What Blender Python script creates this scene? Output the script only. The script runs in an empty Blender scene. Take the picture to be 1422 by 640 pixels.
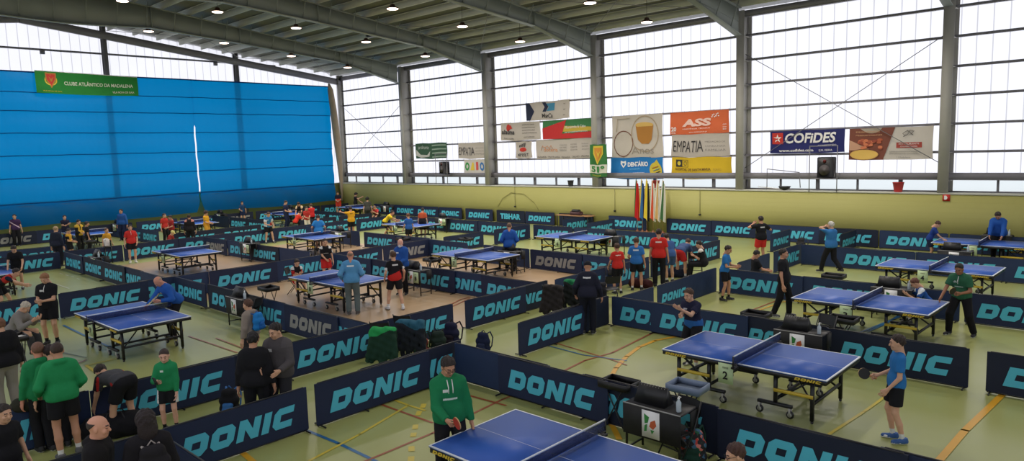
import bpy, math, random
import numpy as np
from mathutils import Vector, Matrix
from mathutils.geometry import tessellate_polygon
random.seed(7)
S = bpy.context.scene
COL = S.collection
# ------------------------------------------------------------------ camera
cam_d = bpy.data.cameras.new('camera'); cam = bpy.data.objects.new('camera', cam_d); COL.objects.link(cam)
cam_d.sensor_fit = 'HORIZONTAL'; cam_d.sensor_width = 36.0; cam_d.lens = 36.0 * 979.247 / 1422.0
cam_d.clip_start = 0.1; cam_d.clip_end = 400
cam.matrix_world = Matrix([[0.730242, -0.055767, 0.680908, 0.0], [0.682513, 0.103842, -0.723459, 0.0], [-0.030362, 0.993029, 0.113892, 4.239784], [0, 0, 0, 1]])
S.camera = cam
# ------------------------------------------------------------------ overcast daylight
W = bpy.data.worlds.new('overcast_sky'); S.world = W; W.use_nodes = True
_b = W.node_tree.nodes['Background']; _b.inputs[0].default_value = (0.93, 0.95, 1.0, 1); _b.inputs[1].default_value = 1.0
S.view_settings.view_transform = 'Standard'; S.view_settings.look = 'None'
S.view_settings.gamma = 1.0; S.view_settings.use_curve_mapping = False
S.view_settings.exposure = EXPO = 0.4

# ------------------------------------------------------------------ materials
def lin(c):
    return tuple(((v/255)/12.92 if v/255 <= .04045 else (((v/255)+.055)/1.055)**2.4) for v in c)
_M = {}
def mat(key, rgb, rough=.6, metal=0., bump=0., bscale=30., var=0., vscale=3., spec=.5, sheen=0., emit=0., coat=0.):
    if key in _M: return _M[key]
    m = bpy.data.materials.new(key); m.use_nodes = True
    nt = m.node_tree; b = nt.nodes['Principled BSDF']
    c = lin(rgb)
    b.inputs['Base Color'].default_value = (*c, 1); b.inputs['Roughness'].default_value = rough
    b.inputs['Metallic'].default_value = metal; b.inputs['Specular IOR Level'].default_value = spec
    if sheen: b.inputs['Sheen Weight'].default_value = sheen
    if coat: b.inputs['Coat Weight'].default_value = coat
    if emit:
        b.inputs['Emission Color'].default_value = (*c, 1); b.inputs['Emission Strength'].default_value = emit
    tc = nt.nodes.new('ShaderNodeTexCoord')
    n = nt.nodes.new('ShaderNodeTexNoise'); n.inputs['Scale'].default_value = vscale; n.inputs['Detail'].default_value = 3
    nt.links.new(tc.outputs['Object'], n.inputs['Vector'])
    v = max(var, .06)
    mx = nt.nodes.new('ShaderNodeMix'); mx.data_type = 'RGBA'
    mx.inputs[6].default_value = (*[x*(1-v) for x in c], 1); mx.inputs[7].default_value = (*[min(1, x*(1+v)) for x in c], 1)
    nt.links.new(n.outputs['Fac'], mx.inputs[0]); nt.links.new(mx.outputs[2], b.inputs['Base Color'])
    if bump:
        n2 = nt.nodes.new('ShaderNodeTexNoise'); n2.inputs['Scale'].default_value = bscale; n2.inputs['Detail'].default_value = 2
        nt.links.new(tc.outputs['Object'], n2.inputs['Vector'])
        bp = nt.nodes.new('ShaderNodeBump'); bp.inputs['Strength'].default_value = bump; bp.inputs['Distance'].default_value = .02
        nt.links.new(n2.outputs['Fac'], bp.inputs['Height']); nt.links.new(bp.outputs['Normal'], b.inputs['Normal'])
    _M[key] = m
    return m
def nm(rgb): return '_'.join(str(int(v)) for v in rgb)
def fabric(rgb, b=.5): return mat('fabric_'+nm(rgb), rgb, .85, bump=b, bscale=14, var=.1, spec=.2)
def banner_cloth(rgb):
    k = 'banner_vinyl_'+nm(rgb)
    if k in _M: return _M[k]
    m = mat(k, rgb, .7, bump=.3, bscale=6, var=.08); nt = m.node_tree; b = nt.nodes['Principled BSDF']; out = [n for n in nt.nodes if n.type == 'OUTPUT_MATERIAL'][0]
    tl = nt.nodes.new('ShaderNodeBsdfTranslucent'); mx = nt.nodes.new('ShaderNodeMixShader'); mx.inputs[0].default_value = .3
    tl.inputs[0].default_value = (*lin(rgb), 1); nt.links.new(b.outputs[0], mx.inputs[1]); nt.links.new(tl.outputs[0], mx.inputs[2]); nt.links.new(mx.outputs[0], out.inputs[0])
    return m
def plain(rgb, rough=.5): return mat('paint_%s_%d' % (nm(rgb), rough*100), rgb, rough)
def skinm(rgb): return mat('skin_'+nm(rgb), rgb, .55, spec=.35)
def hairm(rgb): return mat('hair_'+nm(rgb), rgb, .6, bump=.8, bscale=90, var=.25, vscale=25)
BLACK = plain((24, 24, 26), .45)
DARKMETAL = mat('black_powder_coat', (26, 26, 29), .4, 0., bump=.05)
STEEL = mat('galvanised_steel', (178, 175, 168), .55, .0, var=.12, vscale=1.5)
STEELD = mat('painted_grey_steel', (128, 126, 130), .55, .0, var=.12, vscale=1.2)
CHROME = mat('chrome', (190, 190, 195), .2, 1.)
WHITE = plain((232, 232, 230), .5)

def floor_mat(key, rgb, rough):
    m = mat(key, rgb, rough, var=.09, vscale=.35, spec=.5, coat=.0)
    nt = m.node_tree; b = nt.nodes['Principled BSDF']
    tc = [x for x in nt.nodes if x.type == 'TEX_COORD'][0]
    n = nt.nodes.new('ShaderNodeTexNoise'); n.inputs['Scale'].default_value = 1.3; n.inputs['Detail'].default_value = 4
    nt.links.new(tc.outputs['Object'], n.inputs['Vector'])
    r = nt.nodes.new('ShaderNodeMapRange'); r.inputs[3].default_value = rough-.06; r.inputs[4].default_value = rough+.08
    nt.links.new(n.outputs['Fac'], r.inputs[0]); nt.links.new(r.outputs[0], b.inputs['Roughness'])
    return m
def wall_mat():
    m = mat('lime_painted_blockwork', (176, 172, 100), .6, var=.05, vscale=.6)
    nt = m.node_tree; b = nt.nodes['Principled BSDF']
    tc = [x for x in nt.nodes if x.type == 'TEX_COORD'][0]
    sp = nt.nodes.new('ShaderNodeSeparateXYZ'); nt.links.new(tc.outputs['Object'], sp.inputs[0])
    ad = nt.nodes.new('ShaderNodeMath'); ad.operation = 'ADD'
    nt.links.new(sp.outputs['X'], ad.inputs[0]); nt.links.new(sp.outputs['Y'], ad.inputs[1])
    cb = nt.nodes.new('ShaderNodeCombineXYZ'); nt.links.new(ad.outputs[0], cb.inputs['X']); nt.links.new(sp.outputs['Z'], cb.inputs['Y'])
    br = nt.nodes.new('ShaderNodeTexBrick'); br.inputs['Scale'].default_value = 1
    br.inputs['Brick Width'].default_value = .4; br.inputs['Row Height'].default_value = .2; br.inputs['Mortar Size'].default_value = .006
    nt.links.new(cb.outputs[0], br.inputs['Vector'])
    bp = nt.nodes.new('ShaderNodeBump'); bp.inputs['Strength'].default_value = .5; bp.inputs['Distance'].default_value = .01; bp.invert = True
    nt.links.new(br.outputs['Fac'], bp.inputs['Height']); nt.links.new(bp.outputs['Normal'], b.inputs['Normal'])
    return m
def panel_mat(key, tint, fac, axis, pitch=.5):
    """ribbed milky polycarbonate: part clear, part diffusing, a seam every half metre"""
    m = bpy.data.materials.new(key); m.use_nodes = True; nt = m.node_tree; nt.nodes.clear()
    out = nt.nodes.new('ShaderNodeOutputMaterial'); mx = nt.nodes.new('ShaderNodeMixShader')
    tr = nt.nodes.new('ShaderNodeBsdfTransparent'); tl = nt.nodes.new('ShaderNodeBsdfTranslucent')
    tl.inputs[0].default_value = (*tint, 1)
    tc = nt.nodes.new('ShaderNodeTexCoord'); sp = nt.nodes.new('ShaderNodeSeparateXYZ'); nt.links.new(tc.outputs['Object'], sp.inputs[0])
    md = nt.nodes.new('ShaderNodeMath'); md.operation = 'PINGPONG'; md.inputs[1].default_value = pitch/2
    nt.links.new(sp.outputs[axis], md.inputs[0])
    lt = nt.nodes.new('ShaderNodeMath'); lt.operation = 'LESS_THAN'; lt.inputs[1].default_value = .02
    nt.links.new(md.outputs[0], lt.inputs[0])
    ns = nt.nodes.new('ShaderNodeTexNoise'); ns.inputs['Scale'].default_value = .5; ns.inputs['Detail'].default_value = 4
    nt.links.new(tc.outputs['Object'], ns.inputs['Vector'])
    mr = nt.nodes.new('ShaderNodeMapRange'); mr.inputs[1].default_value = .3; mr.inputs[2].default_value = .7; mr.inputs[3].default_value = .93; mr.inputs[4].default_value = 1.0
    nt.links.new(ns.outputs['Fac'], mr.inputs[0])
    c = nt.nodes.new('ShaderNodeMix'); c.data_type = 'RGBA'
    c.inputs[6].default_value = (*tint, 1); c.inputs[7].default_value = (*[x*.5 for x in tint], 1)
    nt.links.new(lt.outputs[0], c.inputs[0])
    mu = nt.nodes.new('ShaderNodeMix'); mu.data_type = 'RGBA'; mu.blend_type = 'MULTIPLY'; mu.inputs[0].default_value = 1
    nt.links.new(c.outputs[2], mu.inputs[6]); nt.links.new(mr.outputs[0], mu.inputs[7])
    nt.links.new(mu.outputs[2], tr.inputs[0])
    mx.inputs[0].default_value = fac
    nt.links.new(tr.outputs[0], mx.inputs[1]); nt.links.new(tl.outputs[0], mx.inputs[2]); nt.links.new(mx.outputs[0], out.inputs[0])
    return m
def cloth_translucent(key, rgb, clear, rgb2=None):
    m = bpy.data.materials.new(key); m.use_nodes = True; nt = m.node_tree; nt.nodes.clear()
    out = nt.nodes.new('ShaderNodeOutputMaterial'); mx = nt.nodes.new('ShaderNodeMixShader'); m2 = nt.nodes.new('ShaderNodeMixShader')
    tr = nt.nodes.new('ShaderNodeBsdfTransparent'); tr.inputs[0].default_value = (*rgb, 1)
    tl = nt.nodes.new('ShaderNodeBsdfTranslucent'); tl.inputs[0].default_value = (*rgb, 1)
    df = nt.nodes.new('ShaderNodeBsdfPrincipled'); df.inputs['Base Color'].default_value = (*(rgb2 or rgb), 1); df.inputs['Roughness'].default_value = .5
    tc = nt.nodes.new('ShaderNodeTexCoord'); n = nt.nodes.new('ShaderNodeTexNoise'); n.inputs['Scale'].default_value = .8; n.inputs['Detail'].default_value = 3
    nt.links.new(tc.outputs['Object'], n.inputs['Vector'])
    bp = nt.nodes.new('ShaderNodeBump'); bp.inputs['Strength'].default_value = .5; bp.inputs['Distance'].default_value = .15
    nt.links.new(n.outputs['Fac'], bp.inputs['Height']); nt.links.new(bp.outputs['Normal'], df.inputs['Normal']); nt.links.new(bp.outputs['Normal'], tl.inputs['Normal'])
    m2.inputs[0].default_value = clear
    nt.links.new(tl.outputs[0], m2.inputs[1]); nt.links.new(tr.outputs[0], m2.inputs[2])
    mx.inputs[0].default_value = .3
    nt.links.new(m2.outputs[0], mx.inputs[1]); nt.links.new(df.outputs[0], mx.inputs[2]); nt.links.new(mx.outputs[0], out.inputs[0])
    return m

# ------------------------------------------------------------------ mesh helpers
def raw_mesh(name, V, F, mats=(), fm=None, smooth=False):
    me = bpy.data.meshes.new(name)
    V = np.asarray(V, dtype=np.float32); n = len(V)
    me.vertices.add(n); me.vertices.foreach_set('co', V.ravel())
    if isinstance(F, np.ndarray):
        k = F.shape[1]; tot = np.full(len(F), k, dtype=np.int32); flat = F.astype(np.int32).ravel()
    else:
        tot = np.array([len(f) for f in F], dtype=np.int32); flat = np.array([i for f in F for i in f], dtype=np.int32)
    me.loops.add(len(flat)); me.loops.foreach_set('vertex_index', flat)
    me.polygons.add(len(tot)); st = np.concatenate(([0], np.cumsum(tot)[:-1])).astype(np.int32)
    me.polygons.foreach_set('loop_start', st); me.polygons.foreach_set('loop_total', tot)
    for m in mats: me.materials.append(m)
    if fm is not None: me.polygons.foreach_set('material_index', np.asarray(fm, dtype=np.int32))
    if smooth: me.polygons.foreach_set('use_smooth', np.ones(len(tot), dtype=bool))
    me.update(calc_edges=True); me.validate()
    return me
class MB:
    def __init__(s): s.V = []; s.F = []; s.m = []; s.mats = []; s.M = Matrix.Identity(4); s.sm = False
    def mi(s, m):
        if m not in s.mats: s.mats.append(m)
        return s.mats.index(m)
    def add(s, vs, fs, m):
        o = len(s.V); M = s.M
        s.V += [tuple(M @ Vector(v)) for v in vs]
        i = s.mi(m)
        for f in fs: s.F.append(tuple(o+k for k in f)); s.m.append(i)
    def box(s, c, d, m, bev=0., R=None):
        x, y, z = d[0]/2, d[1]/2, d[2]/2
        if bev:
            b = min(bev, x*.9, y*.9, z*.9); vs = []; 
            for sx in (-1, 1):
                for sy in (-1, 1):
                    for sz in (-1, 1):
                        vs += [(sx*x, sy*(y-b), sz*(z-b)), (sx*(x-b), sy*y, sz*(z-b)), (sx*(x-b), sy*(y-b), sz*z)]
            I = lambda a, b_, c_, k: ((a*2+b_)*2+c_)*3+k
            fs = []
            for a in (0, 1): fs.append([I(a, 0, 0, 0), I(a, 0, 1, 0), I(a, 1, 1, 0), I(a, 1, 0, 0)][::(1 if a == 0 else -1)])
            for a in (0, 1): fs.append([I(0, a, 0, 1), I(1, a, 0, 1), I(1, a, 1, 1), I(0, a, 1, 1)][::(1 if a == 0 else -1)])
            for a in (0, 1): fs.append([I(0, 0, a, 2), I(0, 1, a, 2), I(1, 1, a, 2), I(1, 0, a, 2)][::(1 if a == 0 else -1)])
            for a in (0, 1):
                for b_ in (0, 1):
                    fs.append([I(a, b_, 0, 0), I(a, b_, 1, 0), I(a, b_, 1, 1), I(a, b_, 0, 1)])
                    fs.append([I(a, 0, b_, 0), I(a, 1, b_, 0), I(a, 1, b_, 2), I(a, 0, b_, 2)])
                    fs.append([I(0, a, b_, 1), I(1, a, b_, 1), I(1, a, b_, 2), I(0, a, b_, 2)])
            for a in (0, 1):
                for b_ in (0, 1):
                    for c_ in (0, 1): fs.append([I(a, b_, c_, 0), I(a, b_, c_, 1), I(a, b_, c_, 2)])
        else:
            vs = [(sx*x, sy*y, sz*z) for sx in (-1, 1) for sy in (-1, 1) for sz in (-1, 1)]
            fs = [(0, 1, 3, 2), (4, 6, 7, 5), (0, 4, 5, 1), (2, 3, 7, 6), (0, 2, 6, 4), (1, 5, 7, 3)]
        c = Vector(c)
        vs = [(c + (R @ Vector(v) if R else Vector(v))) for v in vs]
        s.add(vs, fs, m); return s
    def bar(s, a, b, w, h, m, up=(0, 0, 1)):
        a = Vector(a); b = Vector(b); d = (b-a); L = d.length
        if L < 1e-6: return s
        d = d/L; u = Vector(up)
        if abs(d.dot(u)) > .98: u = Vector((0, 1, 0))
        r = d.cross(u).normalized(); u = r.cross(d)
        vs = [p + r*sx*w/2 + u*sz*h/2 for p in (a, b) for sx, sz in ((-1, -1), (1, -1), (1, 1), (-1, 1))]
        s.add(vs, [(3, 2, 1, 0), (4, 5, 6, 7), (0, 1, 5, 4), (1, 2, 6, 5), (2, 3, 7, 6), (3, 0, 4, 7)], m); return s
    def tube(s, pts, r, m, n=8, cap=True):
        pts = [Vector(p) for p in pts]; rr = r if isinstance(r, (list, tuple)) else [r]*len(pts)
        vs = []; fs = []; pr = None
        for i, p in enumerate(pts):
            d = (pts[min(i+1, len(pts)-1)]-pts[max(i-1, 0)]).normalized()
            if pr is None: pr = d.orthogonal().normalized()
            pr = (pr-d*pr.dot(d)); pr = pr.normalized() if pr.length > 1e-6 else d.orthogonal().normalized()
            q = d.cross(pr)
            for k in range(n):
                t = 2*math.pi*k/n; vs.append(p+(pr*math.cos(t)+q*math.sin(t))*rr[i])
        for i in range(len(pts)-1):
            for k in range(n): fs.append((i*n+k, i*n+(k+1) % n, (i+1)*n+(k+1) % n, (i+1)*n+k))
        if cap: fs.append(tuple(range(n))[::-1]); fs.append(tuple((len(pts)-1)*n+k for k in range(n)))
        s.add(vs, fs, m); return s
    def lathe(s, prof, c, m, n=20, axis='Z'):
        vs = []; fs = []; c = Vector(c)
        for r, z in prof:
            for k in range(n):
                t = 2*math.pi*k/n; p = (r*math.cos(t), r*math.sin(t), z)
                if axis == 'Y': p = (p[0], p[2], p[1])
                if axis == 'X': p = (p[2], p[0], p[1])
                vs.append(c+Vector(p))
        for i in range(len(prof)-1):
            for k in range(n): fs.append((i*n+k, i*n+(k+1) % n, (i+1)*n+(k+1) % n, (i+1)*n+k))
        fs.append(tuple(range(n))[::-1]); fs.append(tuple((len(prof)-1)*n+k for k in range(n)))
        s.add(vs, fs, m); return s
    def poly(s, outs, m, f, thick=0.):
        """flat polygon (with holes) in 2-D mapped by f(x, y, depth)"""
        flat = [p for o in outs for p in o]
        tri = tessellate_polygon([[Vector((p[0], p[1], 0)) for p in o] for o in outs])
        vs = [f(p[0], p[1], 0) for p in flat]; fs = []
        for t in tri:
            a, b_, c_ = [flat[k] for k in t]
            ar = (b_[0]-a[0])*(c_[1]-a[1])-(b_[1]-a[1])*(c_[0]-a[0])
            fs.append(tuple(t) if ar > 0 else tuple(t)[::-1])
        if thick:
            n = len(flat); vs += [f(p[0], p[1], -thick) for p in flat]
            fs += [tuple(n+k for k in t)[::-1] for t in fs[:]]
            o = 0
            for out in outs:
                L = len(out)
                for k in range(L): fs.append((o+k, o+(k+1) % L, n+o+(k+1) % L, n+o+k))
                o += L
        s.add(vs, fs, m); return s
    def grid(s, f, nu, nv, m):
        vs = [f(i/nu, j/nv) for j in range(nv+1) for i in range(nu+1)]
        s.add(vs, [(j*(nu+1)+i, j*(nu+1)+i+1, (j+1)*(nu+1)+i+1, (j+1)*(nu+1)+i) for j in range(nv) for i in range(nu)], m); return s
    def mesh(s, name, smooth=False): return raw_mesh(name, s.V, s.F, s.mats, s.m, smooth or s.sm)
    def build(s, name, parent=None, smooth=False, loc=None):
        o = bpy.data.objects.new(name, s.mesh(name, smooth)); COL.objects.link(o)
        if parent: o.parent = parent
        if loc: o.location = loc
        return o
def tag(o, label=None, cat=None, group=None, kind=None):
    if label: o['label'] = label
    if cat: o['category'] = cat
    if group: o['group'] = group
    if kind: o['kind'] = kind
    return o
def empty(name, loc, rz=0., label=None, cat=None, group=None):
    o = bpy.data.objects.new(name, None); o.empty_display_size = .2; COL.objects.link(o)
    o.location = loc; o.rotation_euler = (0, 0, rz)
    return tag(o, label, cat, group)
def copy_tree(o, parent=None):
    c = o.copy(); COL.objects.link(c); c.parent = parent
    for k in list(o.children): copy_tree(k, c)
    return c
def clone(root, loc, rz, label, group=None):
    c = copy_tree(root); c.location = loc; c.rotation_euler = (0, 0, rz); c['label'] = label
    if group: c['group'] = group
    return c
_TC = {}
def text_geo(txt, bold=0.):
    """letter outlines of the built-in font as triangles, unit size"""
    k = (txt, bold)
    if k not in _TC:
        cu = bpy.data.curves.new('t', 'FONT'); cu.body = txt; cu.size = 1.; cu.resolution_u = 3; cu.offset = bold
        o = bpy.data.objects.new('t', cu); COL.objects.link(o)
        dg = bpy.context.evaluated_depsgraph_get(); me = bpy.data.meshes.new_from_object(o.evaluated_get(dg))
        V = [tuple(v.co) for v in me.vertices]; F = [tuple(p.vertices) for p in me.polygons]
        bpy.data.objects.remove(o); bpy.data.curves.remove(cu); bpy.data.meshes.remove(me)
        if not V: V = [(0, 0, 0)]; F = []
        x0 = min(v[0] for v in V); x1 = max(v[0] for v in V); y0 = min(v[1] for v in V); y1 = max(v[1] for v in V)
        _TC[k] = ([((v[0]-x0), (v[1]-y0)) for v in V], F, x1-x0, y1-y0)
    return _TC[k]
def text(mb, txt, m, f, x, y, w=None, h=None, bold=0., shear=0.):
    """lay text with its lower-left corner at (x, y) of a surface map f(u, v, out)"""
    V, F, tw, th = text_geo(txt, bold)
    sy = (h/th) if h else None; sx = (w/tw) if w else sy
    if sy is None: sy = sx
    mb.add([f(x+vx*sx+shear*vy*sy, y+vy*sy, .007) for vx, vy in V], F, m)
    return tw*sx

DONIC = []
def _logo():
    x = 0.; g = .16
    def put(outs, w):
        nonlocal x
        DONIC.append([[(px+x+.28*py, py) for px, py in o] for o in outs]); x += w+g
    ch = lambda a, b, c, d, k: [(a+k, b), (c-k, b), (c, b+k), (c, d-k), (c-k, d), (a+k, d), (a, d-k), (a, b+k)]
    put([[(0, 0), (.88, 0), (1.12, .24), (1.12, .76), (.88, 1), (0, 1)], [(.38, .35), (.38, .65), (.76, .65), (.76, .35)]], 1.1)
    put([ch(0, 0, 1.12, 1, .22), [(.38, .35), (.38, .65), (.76, .65), (.76, .35)]], 1.12)
    put([[(0, 0), (.36, 0), (.36, .52), (.74, 0), (1.1, 0), (1.1, 1), (.74, 1), (.74, .48), (.36, 1), (0, 1)]], 1.1)
    put([[(0, 0), (.38, 0), (.38, 1), (0, 1)]], .38)
    put([[(.22, 0), (1.05, 0), (1.05, .33), (.38, .33), (.38, .67), (1.05, .67), (1.05, 1), (.22, 1), (0, .78), (0, .22)]], 1.05)
    return x-g+.28
LOGO_W = _logo()
def donic(mb, m, f, x, y, w, h):
    for outs in DONIC:
        mb.poly([[(x+a*w/LOGO_W, y+b*h) for a, b in o] for o in outs], m, lambda u, v, d: f(u, v, .009))

# ------------------------------------------------------------------ measured layout (metres; X along the window wall, Y towards it)
LINES = [('b', 0.06, 0, [(-9.9, 5.42), (-8.8, 5.47), (-7.74, 5.46)]), ('r', 0.05, 0, [(-7.98, 5.16), (-8.0, 6.59), (-8.17, 8.3), (-8.17, 9.0)]), ('r', 0.05, 0, [(-9.78, 6.85), (-8.32, 6.87)]), ('r', 0.05, 0, [(-8.97, 8.08), (-7.93, 8.14)]), ('y', 0.05, 0, [(-8.61, 4.87), (-8.84, 5.87), (-9.23, 7.12)]), ('y', 0.05, 0, [(-9.78, 7.13), (-9.23, 7.12), (-8.82, 7.14)]), ('y', 0.09, 1, [(-9.07, 7.33), (-8.94, 7.18), (-8.87, 7.07), (-8.74, 6.92), (-8.46, 6.65), (-8.33, 6.53), (-8.23, 6.43), (-8.12, 6.32), (-7.87, 6.09), (-7.73, 5.98), (-7.6, 5.87), (-7.46, 5.75)]), ('o', 0.09, 0, [(-9.75, 4.4), (-9.19, 4.34)]), ('o', 0.09, 0, [(-5.69, 8.19), (-6.21, 8.68), (-6.72, 9.23), (-7.2, 10.0), (-7.64, 10.92), (-7.9, 11.67), (-8.07, 12.4), (-8.07, 13.03), (-7.83, 13.73)]), ('r', 0.05, 0, [(-8.3, 9.97), (-8.4, 10.93), (-8.28, 11.71), (-8.45, 13.5)]), ('r', 0.04, 0, [(-9.72, 11.58), (-7.99, 11.3), (-7.58, 11.19)]), ('b', 0.04, 0, [(-9.7, 11.31), (-8.66, 11.22), (-7.74, 11.43)]), ('y', 0.05, 0, [(-3.44, 10.2), (-3.33, 11.44), (-3.24, 12.86)]), ('o', 0.1, 0, [(-2.05, 10.1), (-2.0, 11.56), (-1.85, 13.59)]), ('r', 0.05, 0, [(-7.66, 16.39), (-7.59, 18.17), (-7.39, 19.92), (-7.23, 22.71)]), ('o', 0.05, 0, [(-7.53, 16.3), (-7.41, 18.19), (-6.99, 19.37)]), ('r', 0.05, 0, [(-13.01, 9.57), (-13.82, 11.57), (-14.31, 12.76), (-14.64, 13.68)]), ('r', 0.05, 0, [(-14.03, 12.12), (-14.55, 12.93), (-14.77, 13.46), (-14.78, 13.82)]), ('y', 0.06, 0, [(-16.46, 4.32), (-14.87, 4.27)]), ('b', 0.06, 0, [(-21.12, 5.11), (-18.98, 5.12), (-17.31, 5.15)]), ('r', 0.04, 0, [(-17.15, 6.72), (-14.76, 6.79)]), ('w', 0.05, 1, [(-31.29, 7.63), (-30.98, 7.65), (-30.67, 7.66), (-30.37, 7.68), (-30.07, 7.7), (-29.78, 7.71), (-29.31, 7.68), (-29.03, 7.69)]), ('w', 0.04, 0, [(-28.59, 6.83), (-27.19, 6.86)]), ('y', 0.05, 0, [(-12.39, 4.14), (-12.53, 4.55)]), ('y', 0.04, 0, [(-16.46, 4.32), (-16.47, 5.02)]), ('b', 0.05, 0, [(-4.74, 16.4), (-4.64, 17.35), (-4.63, 18.49)]), ('d', 0.03, 0, [(-19.77, 3.89), (-17.13, 4.51)]), ('b', 0.04, 0, [(-8.52, 8.72), (-7.45, 8.65)]), ('y', 0.05, 0, [(-40.77, 12.1), (-40.8, 12.74), (-41.54, 15.49)]), ('r', 0.04, 0, [(-15.65, 2.88), (-16.94, 4.46)]), ('r', 0.04, 0, [(-16.39, 7.05), (-14.73, 7.03)]), ('b', 0.05, 0, [(-5.23, 13.41), (-4.57, 18.26)])]
BANNERS = {'mch': (-27.26, 5.86, -24.11, 6.85), 'atleta': (-29.34, 4.79, -26.26, 5.8), 'rg': (-26.05, 4.76, -22.5, 5.77), 'fourfeet': (-28.19, 3.75, -26.9, 4.68), 'long': (-26.57, 3.67, -22.68, 4.73), 'b51': (-22.4, 2.71, -21.34, 4.37), 'b50': (-21.36, 3.67, -18.35, 5.78), 'dent': (-21.47, 2.6, -18.34, 3.66), 'orange': (-17.95, 4.72, -14.91, 5.76), 'emp': (-17.88, 3.67, -14.88, 4.7), 'hosp': (-17.88, 2.62, -14.77, 3.62), 'cof': (-12.99, 3.73, -9.88, 4.68), 'rest': (-9.7, 3.41, -6.7, 4.65), 'green': (-37.33, 3.84, -34.21, 4.83), 'emp2': (-33.12, 3.79, -30.45, 4.74), 'gaia': (-32.65, 2.65, -30.5, 3.7)}
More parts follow.
